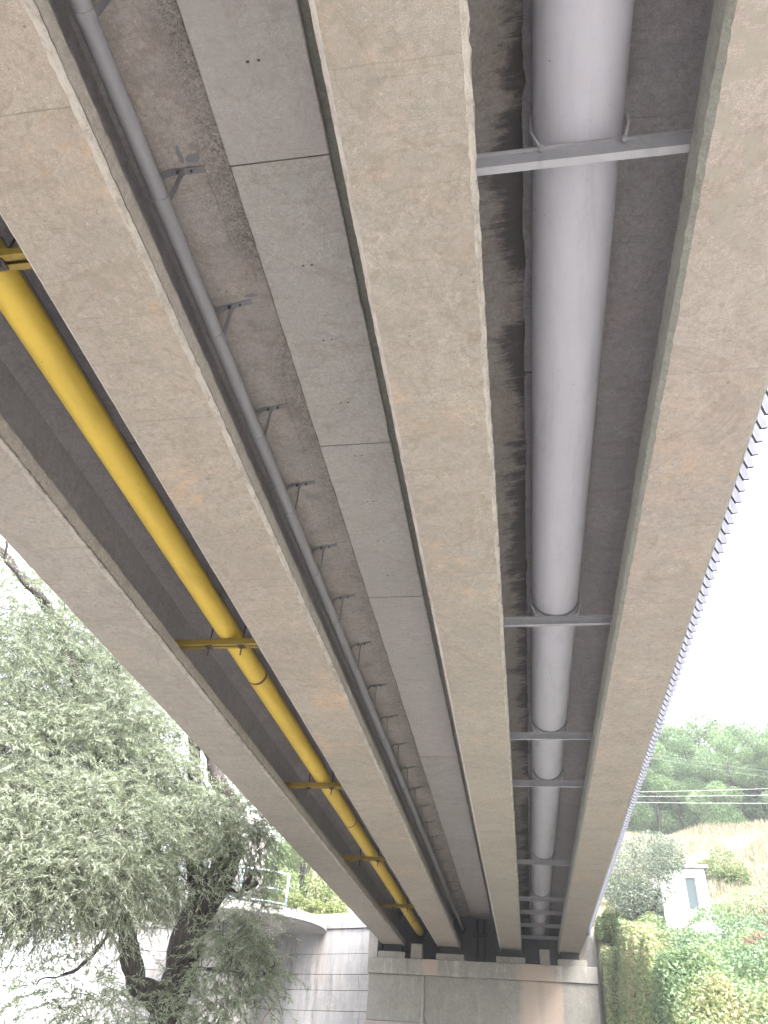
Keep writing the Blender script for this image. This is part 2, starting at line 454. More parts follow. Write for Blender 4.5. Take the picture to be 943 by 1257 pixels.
def leaf(name, cols, trans=0.35):
    """colour picked leaf by leaf from the 'tone' attribute"""
    t = NT(name)
    at_ = t.n('ShaderNodeAttribute', attribute_name='tone')
    r = t.n('ShaderNodeValToRGB')
    t.l(at_.outputs['Fac'], r.inputs[0])
    el = r.color_ramp.elements
    while len(el) < len(cols):
        el.new(0.5)
    for i, (p, c) in enumerate(cols):
        el[i].position = p
        el[i].color = (*c, 1)
    tr = t.n('ShaderNodeBsdfTranslucent')
    t.l(r.outputs[0], tr.inputs[0])
    mx = t.n('ShaderNodeMixShader')
    mx.inputs[0].default_value = trans
    t.l(t.b.outputs[0], mx.inputs[1])
    t.l(tr.outputs[0], mx.inputs[2])
    t.l(mx.outputs[0], t.out.inputs[0])
    t.l(r.outputs[0], t.b.inputs['Base Color'])
    t.b.inputs['Roughness'].default_value = 0.55
    return t.m


M['willow'] = leaf('willow_leaf', [(0, (0.14, 0.175, 0.105)), (0.45, (0.225, 0.255, 0.17)), (0.75, (0.31, 0.335, 0.26)), (1, (0.48, 0.495, 0.43))], 0.45)
M['silver'] = leaf('silver_leaf', [(0, (0.09, 0.12, 0.08)), (0.5, (0.15, 0.185, 0.13)), (0.8, (0.26, 0.28, 0.25)), (1, (0.38, 0.38, 0.38))])
M['forest'] = leaf('forest_leaf', [(0, (0.075, 0.135, 0.06)), (0.5, (0.115, 0.19, 0.08)), (1, (0.18, 0.25, 0.11))])
M['herb'] = leaf('herb_leaf', [(0, (0.10, 0.165, 0.10)), (0.5, (0.155, 0.235, 0.115)), (0.85, (0.25, 0.30, 0.13)), (0.98, (0.32, 0.33, 0.16)), (1, (0.34, 0.3, 0.18))])
M['shrub'] = leaf('shrub_leaf', [(0, (0.07, 0.12, 0.05)), (0.6, (0.12, 0.18, 0.06)), (1, (0.22, 0.24, 0.10))])
M['straw'] = leaf('dry_grass_blade', [(0, (0.28, 0.26, 0.16)), (0.6, (0.36, 0.335, 0.23)), (1, (0.31, 0.27, 0.19))], 0.2)
M['dry'] = leaf('dry_stem', [(0, (0.16, 0.09, 0.06)), (1, (0.26, 0.16, 0.11))], 0.2)


def hill_mat():
    t = NT('hillside_soil')
    n1 = t.noise(0.25, 5, 0.6)
    n2 = t.noise(3, 6, 0.7)
    X = t.xyz()
    dist = t.math('SQRT', t.math('ADD', t.math('POWER', X[0], 2.0), t.math('POWER', X[1], 2.0)))
    k = t.ramp(t.math('ADD', dist, t.math('MULTIPLY', n2, 4)), 30, 34)
    g = t.mix(t.ramp(n2, 0.3, 0.7), (0.05, 0.07, 0.03), (0.10, 0.11, 0.05))
    s = t.mix(t.ramp(n2, 0.3, 0.7), (0.29, 0.27, 0.18), (0.34, 0.315, 0.22))
    far = t.ramp(dist, 50, 60)
    c = t.mix(k, g, s)
    c = t.mix(far, c, (0.04, 0.06, 0.03))
    return t.done(c, 1.0, t.bump(n2, 0.6, 0.1))


def ground_mat():
    t = NT('pale_gravel')
    a = t.noise(0.15, 5, 0.6)
    v = t.n('ShaderNodeTexVoronoi')
    v.inputs['Scale'].default_value = 9
    t.l(t.pos, v.inputs['Vector'])
    c = t.mix(t.ramp(a, 0.3, 0.7), (0.40, 0.385, 0.365), (0.35, 0.337, 0.32))
    c = t.mix(0.25, c, v.outputs['Color'], 'SOFT_LIGHT')
    return t.done(c, 0.95, t.bump(v.outputs['Distance'], 0.5, 0.03))


M['hill'] = hill_mat()
M['ground'] = ground_mat()

# ------------------------------------------------------------------ mesh helpers


def wloc(o):
    p = Vector(o.location)
    while o.parent:
        o = o.parent
        p += Vector(o.location)
    return p


def obj(name, verts, faces, mats, parent=None, smooth=False, origin=None, midx=None, kind=None):
    """one mesh object; verts are world positions (from eye level)"""
    V = [Vector(v) for v in verts]
    if origin is None:
        xs, ys, zs = zip(*V)
        origin = Vector(((min(xs) + max(xs)) / 2, (min(ys) + max(ys)) / 2, min(zs)))
    origin = Vector(origin)
    me = bpy.data.meshes.new(name)
    me.from_pydata([v - origin for v in V], [], faces)
    if not isinstance(mats, (list, tuple)):
        mats = [mats]
    for m in mats:
        me.materials.append(m)
    if midx is not None:
        me.polygons.foreach_set('material_index', midx)
    if smooth:
        me.polygons.foreach_set('use_smooth', [True] * len(me.polygons))
    me.validate()
    o = bpy.data.objects.new(name, me)
    COL.objects.link(o)
    if parent is not None:
        o.parent = parent
        o.location = origin - wloc(parent)
    else:
        o.location = origin
    if kind:
        o['kind'] = kind
    return o


def tag(o, label, cat, group=None):
    o['label'] = label
    o['category'] = cat
    if group:
        o['group'] = group
    return o


def thing(name, label, cat, loc, group=None):
    o = bpy.data.objects.new(name, None)
    o.empty_display_size = 0.2
    COL.objects.link(o)
    o.location = loc
    return tag(o, label, cat, group)


def dup(root, loc, label=None):
    r = root.copy()
    COL.objects.link(r)
    r.location = loc
    if label:
        r['label'] = label
    for ch in list(root.children):
        c = ch.copy()
        COL.objects.link(c)
        c.parent = r
        for g in list(ch.children):
            d = g.copy()
            COL.objects.link(d)
            d.parent = c
    return r


def box(x0, x1, y0, y1, z0, z1):
    v = [(x0, y0, z0), (x1, y0, z0), (x1, y1, z0), (x0, y1, z0), (x0, y0, z1), (x1, y0, z1), (x1, y1, z1), (x0, y1, z1)]
    f = [(0, 3, 2, 1), (4, 5, 6, 7), (0, 1, 5, 4), (1, 2, 6, 5), (2, 3, 7, 6), (3, 0, 4, 7)]
    return v, f


def cbox(x0, x1, y0, y1, z0, z1, c=0.01):
    """box with chamfered edges"""
    bm = bmesh.new()
    v, f = box(x0, x1, y0, y1, z0, z1)
    vs = [bm.verts.new(p) for p in v]
    for q in f:
        bm.faces.new([vs[i] for i in q])
    bmesh.ops.bevel(bm, geom=list(bm.edges), offset=c, segments=1, affect='EDGES')
    bm.verts.index_update()
    V = [v.co.copy() for v in bm.verts]
    F = [[v.index for v in fa.verts] for fa in bm.faces]
    bm.free()
    return V, F


def join(parts):
    V, F = [], []
    for v, f in parts:
        n = len(V)
        V += list(v)
        F += [tuple(i + n for i in q) for q in f]
    return V, F


def tube(path, r, seg=12, cap=True):
    path = [Vector(p) for p in path]
    rs = r if isinstance(r, (list, tuple)) else [r] * len(path)
    V, F = [], []
    up = None
    for i, p in enumerate(path):
        d = (path[min(i + 1, len(path) - 1)] - path[max(i - 1, 0)]).normalized()
        if up is None:
            up = Vector((0, 0, 1)) if abs(d.z) < 0.9 else Vector((1, 0, 0))
        a = d.cross(up).normalized()
        up = a.cross(d).normalized()
        for k in range(seg):
            t_ = 2 * math.pi * k / seg
            V.append(p + (a * math.cos(t_) + up * math.sin(t_)) * rs[i])
    for i in range(len(path) - 1):
        for k in range(seg):
            a0, a1 = i * seg + k, i * seg + (k + 1) % seg
            F.append((a0, a1, a1 + seg, a0 + seg))
    if cap:
        F.append(tuple(range(seg - 1, -1, -1)))
        n = (len(path) - 1) * seg
        F.append(tuple(n + k for k in range(seg)))
    return V, F


def sweep_strap(path, w, th, axis=Vector((0, 1, 0))):
    """flat bar following path, width w along axis"""
    path = [Vector(p) for p in path]
    V, F = [], []
    for i, p in enumerate(path):
        d = (path[min(i + 1, len(path) - 1)] - path[max(i - 1, 0)]).normalized()
        n = d.cross(axis).normalized()
        V += [p - axis * w / 2 - n * th / 2, p + axis * w / 2 - n * th / 2, p + axis * w / 2 + n * th / 2, p - axis * w / 2 + n * th / 2]
    for i in range(len(path) - 1):
        a = i * 4
        for k in range(4):
            F.append((a + k, a + (k + 1) % 4, a + 4 + (k + 1) % 4, a + 4 + k))
    n = len(path) * 4 - 4
    F += [(3, 2, 1, 0), (n, n + 1, n + 2, n + 3)]
    return V, F


ORD = ['first', 'second', 'third', 'fourth', 'fifth', 'sixth', 'seventh', 'eighth', 'ninth', 'tenth', 'eleventh', 'twelfth', 'thirteenth',
       'fourteenth', 'fifteenth', 'sixteenth', 'seventeenth', 'eighteenth', 'nineteenth', 'twentieth', 'twenty-first', 'twenty-second',
       'twenty-third', 'twenty-fourth', 'twenty-fifth', 'twenty-sixth', 'twenty-seventh', 'twenty-eighth', 'twenty-ninth', 'thirtieth']

# ------------------------------------------------------------------ terrain


def smooth(a, b, x):
    t_ = np.clip((x - a) / (b - a), 0, 1)
    return t_ * t_ * (3 - 2 * t_)


def height(x, y):
    x = np.asarray(x, float)
    y = np.asarray(y, float)
    d = np.hypot(x, y)
    az = np.degrees(np.arctan2(x, y))
    wide = np.interp(d, [13, 20, 24, 30, 40, 50, 64, 90, 160, 400], [-1.6, 1.45, 2.75, 4.62, 8.6, 12.9, 16.5, 22, 30, 36])
    tight = np.interp(d, [13, 20, 30, 40, 50, 64, 90, 160, 400], [-1.6, 1.45, 4.62, 8.6, 12.9, 16.5, 22, 30, 36])
    q = smooth(4.5, 8.5, az)
    right = wide * q + tight * (1 - q)
    left = np.interp(y, [33.4, 38, 48, 62, 90, 160, 400], [5.15, 5.8, 9.5, 15.0, 22, 30, 36])
    back = left
    w = smooth(-4.0, 3.0, x)
    h = back * (1 - w) + right * w
    h = np.where((x > 2.42) & (y < 28.9), -1.6 + (h + 1.6) * smooth(2.3, 3.1, x), h)
    h = np.where((x < 2.42) & (y < 31.0), -1.75, h)
    h = np.where((x < -5.0) & (y < 33.3 + 0.0 * x), -1.75, h)
    fade = smooth(-23.5, -19.5, az)
    h = -1.75 + (h + 1.75) * fade
    h = np.where(y < 2, -1.75 + (h + 1.75) * smooth(0, 10, d * np.cos(np.radians(np.clip(az, -180, 180)))), h)
    bumps = 0.18 * np.sin(x * 0.9 + 1.3 * np.sin(y * 0.35)) * np.cos(y * 0.7 + x * 0.2) + 0.5 * np.sin(x * 0.13 + 2) * np.sin(y * 0.11)
    return h + bumps * smooth(-1.6, 3, h)


gx = sorted(set([-400, -300, -200, -140, -100, -80, -60, -50, -40, -34, -30, -27] + list(np.arange(-25, -5.5, 1.0)) + [-5.1, -4.9, -4, -3, -2, -1, 0, 1, 2.0, 2.4, 2.44]
                + list(np.arange(3, 26, 0.75)) + [28, 30, 33, 36, 40, 45, 50, 60, 80, 100, 140, 200, 300, 400]))
gy = sorted(set([2.0] + list(np.arange(3, 31, 0.9)) + [30.9, 31.1, 32, 33.2, 33.45] + list(np.arange(34.5, 56, 0.9)) + list(np.arange(58, 100, 3)) + [110, 130, 160, 200, 260, 320, 400]))
GX, GY = np.meshgrid(gx, gy)
GZ = height(GX, GY)
nx, ny = len(gx), len(gy)
hv = np.stack([GX.ravel(), GY.ravel(), GZ.ravel()], 1)
hf = [(j * nx + i, j * nx + i + 1, (j + 1) * nx + i + 1, (j + 1) * nx + i) for j in range(ny - 1) for i in range(nx - 1)
      if GZ[j:j + 2, i:i + 2].max() > -1.7]
hill = obj('hillside', hv.tolist(), hf, M['hill'], smooth=True, kind='structure')
tag(hill, 'steep hillside rising beside and behind the bridge end', 'hillside')
del hill['category']
gs = []
gf = []
R_ = [0, 20, 60, 150, 400, 1500]
gs.append((0, 0, -1.6))
for r_ in R_[1:]:
    for k in range(48):
        gs.append((r_ * math.cos(k * math.pi / 24), r_ * math.sin(k * math.pi / 24), -1.6))
for k in range(48):
    gf.append((0, 1 + k, 1 + (k + 1) % 48))
for j in range(len(R_) - 2):
    for k in range(48):
        a = 1 + j * 48 + k
        b = 1 + j * 48 + (k + 1) % 48
        gf.append((a, a + 48, b + 48, b))
grd = obj('ground', gs, gf, M['ground'], kind='structure')
grd['label'] = 'flat pale gravel ground under the bridge'

# ------------------------------------------------------------------ bridge
Y0, Y1 = -16.0, 29.9
bridge = thing('girder_bridge', 'concrete girder bridge seen from below with beige beams and grey deck soffit', 'bridge', (-1.4, 29.4, 3.9))


def girder(xl, xr, side, fl, fr, mb, ms, mfl, mfr, seed, rag):
    """T girder: bottom bulb, web, haunch, top flange. rag = raggedness of (left, right) lower edges"""
    xc = (xl + xr) / 2
    wh = 0.11
    ch = 0.035
    zt = 5.17
    # profile points, counterclockwise seen from the camera, starting bottom left
    P = [(xl + ch, 4.0), (xl + ch + 0.05, 4.0), (xc, 4.0), (xr - ch - 0.05, 4.0), (xr - ch, 4.0), (xr, 4.0 + ch), (xr, 4.0 + side), (xc + wh, 4.16 + side), (xc + wh, 4.90),
         (xc + wh + 0.06, 5.0), (fr - 0.008, 5.08), (fr, 5.09), (fr, zt), (fl, zt), (fl, 5.09), (fl + 0.008, 5.08), (xc - wh - 0.06, 5.0), (xc - wh, 4.90), (xc - wh, 4.16 + side),
         (xl, 4.0 + side), (xl, 4.0 + ch)]
    n = len(P)
    ys = [Y0]
    while ys[-1] < Y1:
        ys.append(ys[-1] + (0.5 if ys[-1] < -0.5 else 0.045 if ys[-1] < 7 else 0.09 if ys[-1] < 15 else 0.3))
    ys[-1] = Y1
    V, F, mi = [], [], []
    for y in ys:
        for k, (x, z) in enumerate(P):
            dx = dz = 0
            if k in (4, 5, 6):
                a = rag[1]
            elif k in (0, 20, 19):
                a = rag[0]
            else:
                a = 0
            if a:
                q = 0.25 * noise.noise(Vector((seed + k * 0.13, y * 2.3, 0))) + 0.45 * noise.noise(Vector((seed, y * 11, k))) + 0.5 * noise.noise(Vector((seed, y * 31, k)))
                dx = q * a * 0.5
                dz = (0.4 * noise.noise(Vector((seed + 30, y * 6, k))) + 0.7 * noise.noise(Vector((seed + 30, y * 27, k)))) * a * 0.45
            elif k in (10, 11, 14, 15):
                dx = noise.noise(Vector((seed + 60, y * 3, k // 2))) * 0.006
            V.append((x + dx, y, z + dz))
    seg_m = {0: 0, 1: 0, 2: 0, 3: 0, 4: 1, 5: 1, 6: 2, 7: 2, 8: 2, 9: 4, 10: 4, 11: 2, 12: 2, 13: 2, 14: 3, 15: 3, 16: 2, 17: 2, 18: 2, 19: 1, 20: 1}
    for j in range(len(ys) - 1):
        for k in range(n):
            a, b = j * n + k, j * n + (k + 1) % n
            F.append((a, b, b + n, a + n))
            mi.append(seg_m[k])
    F.append(tuple(range(n)))
    mi.append(0)
    m_ = (len(ys) - 1) * n
    F.append(tuple(m_ + k for k in range(n - 1, -1, -1)))
    mi.append(0)
    return obj('girder', V, F, [mb, ms, M['web'], mfl, mfr], bridge, midx=mi)


gA = girder(-4.80, -4.02, 0.19, -5.10, -3.76, M['girder_a'], M['edge_rough'], M['web'], M['web'], 1, (0.0, 0.035))
gA['label'] = 'outer girder on the tree side with a rough dark lower edge'
gB = girder(-2.905, -2.115, 0.18, -3.18, -1.785, M['girder_b'], M['edge'], M['web'], M['flange_b'], 2, (0.005, 0.03))
gB['label'] = 'girder between the yellow pipe and the thin grey pipe'
gC = girder(-0.80, -0.065, 0.15, -1.08, 0.26, M['girder'], M['edge'], M['dark_flange'], M['flange_c'], 3, (0.012, 0.05))
gC['label'] = 'girder left of the thick grey pipe with a ragged pale edge'
gD = girder(1.105, 1.84, 0.25, 0.86, 2.08, M['girder_d'], M['edge_green'], M['web'], M['web'], 4, (0.03, 0.0))
gD['label'] = 'outer girder on the hill side with a mossy inner edge'

# closure panels between the flanges
def panel_mesh(w, L, th, rag, seed):
    ys = np.linspace(0.006, L - 0.006, 60)
    V, F = [], []
    for y in ys:
        l_ = 0.004 + max(0, noise.noise(Vector((seed, y * 3, 0))) + 0.5 * noise.noise(Vector((seed, y * 11, 0)))) * rag
        r_ = w - 0.004 - max(0, noise.noise(Vector((seed + 9, y * 3, 0))) + 0.5 * noise.noise(Vector((seed + 9, y * 11, 0)))) * rag
        V += [(l_, y, 0.006), (l_ + 0.008, y, 0), (r_ - 0.008, y, 0), (r_, y, 0.006), (r_, y, th), (l_, y, th)]
    n = 6
    for j in range(len(ys) - 1):
        for k in range(n):
            a, b = j * n + k, j * n + (k + 1) % n
            F.append((a, b, b + n, a + n))
    F.append(tuple(range(n)))
    m_ = (len(ys) - 1) * n
    F.append(tuple(m_ + k for k in range(n - 1, -1, -1)))
    return V, F


for (xa, xb, zb, mt, L, y0_, rag) in ((-1.785, -1.062, 5.045, M['panel'], 2.89, 2.49 - 2.89 * 4, 0.012), (0.222, 0.85, 5.035, M['panel_grey'], 2.89, 1.7 - 2.89 * 4, 0.03),
                                      (-3.75, -3.19, 5.07, M['web'], 2.89, 2.3 - 2.89 * 4, 0.0)):
    me = None
    k = 0
    variants = []
    y = y0_
    while y < 30:
        if len(variants) < 4:
            v, f = panel_mesh(xb - xa, L, 0.115, rag, k * 3.1 + xa)
            o = obj('soffit_panel', [(p[0] + xa, p[1] + y, p[2] + zb) for p in v], f, mt, bridge, origin=(xa, y, zb))
            variants.append(o)
        else:
            o = variants[k % 4].copy()
            COL.objects.link(o)
            o.parent = bridge
            o.location = Vector((xa, y, zb)) - wloc(bridge)
        o.location.z += random.uniform(-0.004, 0.004)
        y += L
        k += 1
obj('deck_slab', *box(-5.5, 2.09, Y0, 30.2, 5.175, 5.45), M['deck'], bridge)
obj('parapet', *box(-5.52, -5.3, Y0, 30.2, 5.455, 5.8), M['deck'], bridge)

# pale folded cladding along the right-hand edge
lp = [(0.0, 0.0), (0.054, 0.094), (0.106, 0.086)]      # plan of one folded strip (x, y)
V, F = [], []
th = 0.006
for (x, y) in lp:
    V.append((x, y, 0))
for (x, y) in reversed(lp):
    V.append((x - 0.009, y + 0.022, 0))
nb = len(V)
V += [(x, y, 1.1) for (x, y, z) in V]
F = [tuple(range(nb)), tuple(nb + k for k in range(nb - 1, -1, -1))] + [(k, nb + k, nb + (k + 1) % nb, (k + 1) % nb) for k in range(nb)]
clad = obj('edge_cladding', *box(2.092, 2.106, Y0, 30.0, 4.62, 5.75), M['white_metal'], bridge)
first = None
y = 3.9
while y < 29.9:
    if first is None:
        first = obj('cladding_rib', [(p[0] + 2.107, p[1] + y, p[2] + 4.60) for p in V], F, [M['white_metal'], M['lip_shade']], clad, midx=[1] + [0] * (len(F) - 1))  # bottom face takes the painted-shade colour
        base_loc = first.location.copy()
        ybase = y
    else:
        o = first.copy()
        COL.objects.link(o)
        o.parent = clad
        o.location = base_loc + Vector((0, y - ybase, 0))
    y += 0.168

# ------------------------------------------------------------------ abutment
YC = 28.9
S = YC / 29.6
abut = thing('bridge_abutment', 'concrete abutment under the girder ends with stained cap beam', 'abutment', (-1.45, 30, -1.6))
obj('cap_beam', *cbox(-5.19, 2.295, YC, 30.6, 3.108, 3.572, 0.012), M['cap'], abut)
xs = [-5.15, -3.30, 2.27]
for z0, z1, dy in ((1.80, 3.102, 0.0), (0.3, 1.790, -0.05), (-1.75, 0.29, -0.10)):
    xx = xs if z0 > 1 else [-5.2 - (0.05 if z0 < 0 else 0), -1.9, 0.9, 2.33]
    for a, b in zip(xx[:-1], xx[1:]):
        o = obj('wall_block', *cbox(a + 0.006, b - 0.006, YC + 0.07 + dy + random.uniform(-0.006, 0.006), 30.55, z0, z1, 0.012), M['pier'] if z0 > 1 else M['pierlow'], abut)
# mortar lump along the joint
V, F = [], []
for i in range(26):
    z = 1.80 + i * 0.052
    w = 0.05 + 0.05 * abs(noise.noise(Vector((z * 3, 0, 0)))) + (0.25 * max(0, (2.0 - z)) if z < 2 else 0)
    V += [(-3.30 - w, YC + 0.068, z), (-3.30 - w * 0.4, YC + 0.035 + 0.02 * noise.noise(Vector((z * 9, 1, 0))), z), (-3.30 + w * 0.5, YC + 0.035, z), (-3.30 + w * 0.9, YC + 0.068, z)]
for i in range(25):
    for k in range(3):
        a = i * 4 + k
        F.append((a, a + 1, a + 5, a + 4))
obj('mortar_smear', V, F, M['pedestal'], abut, smooth=True)
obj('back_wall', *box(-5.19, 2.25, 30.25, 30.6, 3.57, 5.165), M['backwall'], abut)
for (a, b) in ((-4.87, -3.95), (-2.91, -1.965), (-0.92, 0.03), (1.07, 2.0)):
    obj('pedestal', *cbox(a, b, 28.97, 30.1, 3.574, 3.765, 0.012), M['pedestal'], abut)
for (a, b) in ((-4.72, -4.1), (-2.83, -2.19), (-0.73, -0.13), (1.17, 1.78)):
    obj('bearing', *cbox(a, b, 29.2, 29.75, 3.767, 3.997, 0.02), M['rubber'], abut)
for (a, b) in ((-3.76, -3.37), (0.5, 0.83)):
    obj('stop_block', *cbox(a, b, 29.0, 29.4, 3.574, 4.03, 0.015), M['pedestal'], abut)
o = obj('wing_wall', *box(-5.27, -4.95, 29.3, 31.2, 3.2, 4.72), M['wing'], abut)
# right wing wall with a sloping top
v = [(1.55, 3.574), (2.40, 3.574), (2.42, 4.30), (2.12, 4.83), (1.55, 5.05)]
V = [(x, 29.85, z) for x, z in v] + [(x, 30.24, z) for x, z in v]
F = [tuple(range(5)), tuple(9 - k for k in range(5))] + [(k, 5 + k, 5 + (k + 1) % 5, (k + 1) % 5) for k in range(5)]
obj('wing_wall', V, F, M['wing'], abut)
v = [(29.90, -1.6), (33.5, -1.6), (33.5, 5.6), (30.6, 5.0), (29.90, 4.1)]
V = [(2.30, y, z) for y, z in v] + [(2.425, y, z) for y, z in v]
obj('wing_wall', V, F, M['wing'], abut)

t_ = thing('twin_drain_pipes', 'two thin black vertical pipes with a black clamp on the dark back wall', 'drain pipes', (-1.75, 30.1, 3.58))
for px_ in (586.0, 594.5):
    top = atY(px_, 1125, 30.12)
    obj('pipe', *tube([(top.x, 30.12, 3.58), (top.x, 30.12, 5.0)], 0.035, 10), M['rubber'], t_, smooth=True)
ca = atY(581, 1148, 30.05)
cb = atY(599, 1150, 30.05)
obj('clamp', *cbox(ca.x, cb.x, 30.04, 30.2, ca.z - 0.07, ca.z + 0.07, 0.015), M['rubber'], t_)

# ------------------------------------------------------------------ thick grey pipe and its beams
ZC, RP, XP = 4.735, 0.268, 0.542
bigp = thing('thick_grey_pipe', 'thick grey painted steel main running between the two right-hand girders', 'pipe', (XP, 7, ZC - RP))
joints = [Y0, -9.0, -1.5, 10.1, 16.3, 21.6, 26.9, 30.25]
for a, b in zip(joints[:-1], joints[1:]):
    obj('pipe_section', *tube([(XP, a + 0.003, ZC), (XP, b - 0.003, ZC)], RP, 64, cap=False), M['pipe'], bigp, smooth=True)
    if -4 < b < 30:
        obj('weld_seam', *tube([(XP, b - 0.012, ZC), (XP, b, ZC), (XP, b + 0.012, ZC)], [RP + 0.0005, RP + 0.003, RP + 0.0005], 64, cap=False), M['pipe'], bigp, smooth=True)


def ibeam(x0, x1, y, z, w=0.048, h=0.14, tf=0.010, tw=0.009):
    return join([box(x0, x1, y - w / 2, y + w / 2, z, z + tf), box(x0, x1, y - tw / 2, y + tw / 2, z + tf, z + h - tf),
                 box(x0, x1, y - w / 2, y + w / 2, z + h - tf, z + h)])


ys_b = [2.33, 7.85, 11.36, 13.55, 19.09, 23.17, 25.0, 27.1, 29.3]
for i, y in enumerate(ys_b):
    t_ = thing('pipe_support_beam', f'grey steel beam carrying the thick grey pipe, {ORD[i]} from the top of the photo', 'support beam', (0.5, y, 4.30), 'steel beams under the thick grey pipe')
    zb = 4.295 if i == 0 else 4.353
    obj('beam', *ibeam(-0.30, 1.20, y, zb, h=0.165 if i == 0 else 0.105), M['steel'], t_)
    # U bolt over the pipe
    yo = y - 0.035
    pth = [(XP - RP - 0.02, yo, zb + 0.10), (XP - RP - 0.02, yo, ZC)]
    pth = [(XP - RP - 0.018 + 0.05, yo, zb + 0.112)] + [(XP - RP - 0.016, yo, ZC - 0.12)]
    for k in range(13):
        a = math.pi - math.pi * k / 12
        pth.append((XP + (RP + 0.012) * math.cos(a), yo, ZC + (RP + 0.012) * math.sin(a)))
    pth += [(XP + RP + 0.016, yo, ZC - 0.12), (XP + RP + 0.018 - 0.05, yo, zb + 0.112)]
    obj('u_bolt', *tube(pth, 0.009, 8), M['steel'], t_, smooth=True)
    for sx in (-1, 1):
        obj('nut', *tube([(XP + sx * (RP - 0.034), yo, zb + 0.108), (XP + sx * (RP - 0.034), yo, zb + 0.138)], 0.016, 6), M['steel'], t_)
    if i == 0:
        continue
    ring = [(XP + (RP + 0.004) * math.cos(a), y, ZC + (RP + 0.004) * math.sin(a)) for a in [math.radians(200 + 140 * k / 20) for k in range(21)]]
    obj('saddle_pad', *sweep_strap(ring, 0.05, 0.006), M['strap'], t_)

# ------------------------------------------------------------------ yellow gas pipe
XY, ZY, RY = -3.53, 4.525, 0.137
gas = thing('yellow_gas_pipe', 'yellow painted gas pipe with dark weld bands between the left-hand girders', 'pipe', (XY, 8, ZY - RY))
bands = [-7.0, -1.0, 9.42, 16.46, 24.19, 27.37]
jj = [Y0] + bands + [30.25]


def gx_at(y):
    return XY - 0.06 * smooth(22, 30, y) + 0.0


for a, b in zip(jj[:-1], jj[1:]):
    obj('pipe_section', *tube([(gx_at(a), a + 0.03, ZY), (gx_at((a + b) / 2), (a + b) / 2, ZY), (gx_at(b), b - 0.03, ZY)], RY, 40, cap=False), M['yellow'], gas, smooth=True)
for b in bands:
    if b > 0:
        obj('weld_band', *tube([(gx_at(b), b - 0.034, ZY), (gx_at(b), b + 0.034, ZY)], RY - 0.002, 40, cap=False), M['weld'], gas, smooth=True)
obj('end_collar', *tube([(gx_at(30), 29.95, ZY), (gx_at(30), 30.24, ZY)], RY + 0.03, 32), M['rubber'], gas, smooth=True)
for i, y in enumerate([2.6, 8.14, 13.62, 18.94, 24.48]):
    t_ = thing('gas_pipe_hanger', f'yellow steel cross beam with dark rods carrying the yellow pipe, {ORD[i]} from the camera end', 'pipe hanger', (XY, y, 4.2), 'hangers under the yellow gas pipe')
    zt = ZY - RY - 0.004
    hb = 0.075
    fr = join([box(-4.27, -2.66, y - 0.062, y - 0.056, zt - hb, zt), box(-4.27, -2.66, y - 0.056, y - 0.014, zt - 0.007, zt), box(-4.27, -2.66, y - 0.056, y - 0.014, zt - hb, zt - hb + 0.007)])
    bk = join([box(-4.27, -2.66, y + 0.056, y + 0.062, zt - hb, zt), box(-4.27, -2.66, y + 0.014, y + 0.056, zt - 0.007, zt), box(-4.27, -2.66, y + 0.014, y + 0.056, zt - hb, zt - hb + 0.007)])
    obj('channel', *fr, M['yellow2'], t_)
    obj('channel', *bk, M['yellow2'], t_)
    for sx in (-1, 1):
        x = XY + sx * 0.215
        obj('rod', *tube([(x, y, zt - 0.20), (x, y, 5.09)], 0.010, 8), M['rod'], t_, smooth=True)
        obj('washer_plate', *box(x - 0.045, x + 0.045, y - 0.045, y + 0.045, zt - hb - 0.012, zt - hb - 0.002), M['rod'], t_)
        obj('nut', *tube([(x, y, zt - hb - 0.034), (x, y, zt - hb - 0.013)], 0.02, 6), M['rod'], t_)

# ------------------------------------------------------------------ thin grey pipe with strap hangers
ZT, RT = 4.675, 0.058


def tx_at(y):
    return -2.19 + 0.10 * smooth(2, 30, y)


thin = thing('thin_grey_pipe', 'thin grey plastic pipe hung beside the second girder on strap hangers', 'pipe', (-2.15, 8, ZT - RT))
jj = [Y0, -8, -3.2, 1.95, 7.7, 13.0, 18.2, 23.4, 30.25]
for a, b in zip(jj[:-1], jj[1:]):
    yy = np.linspace(a + 0.002, b - 0.002, 5)
    obj('pipe_section', *tube([(tx_at(q), q, ZT) for q in yy], RT, 28, cap=False), M['pipe2'], thin, smooth=True)
    if -4 < b < 29:
        obj('socket_joint', *tube([(tx_at(b), b - 0.05, ZT), (tx_at(b), b + 0.006, ZT)], RT + 0.005, 28, cap=False), M['pipe2'], thin, smooth=True)
obj('end_collar', *tube([(tx_at(30), 30.0, ZT), (tx_at(30), 30.24, ZT)], RT + 0.03, 24), M['rubber'], thin, smooth=True)


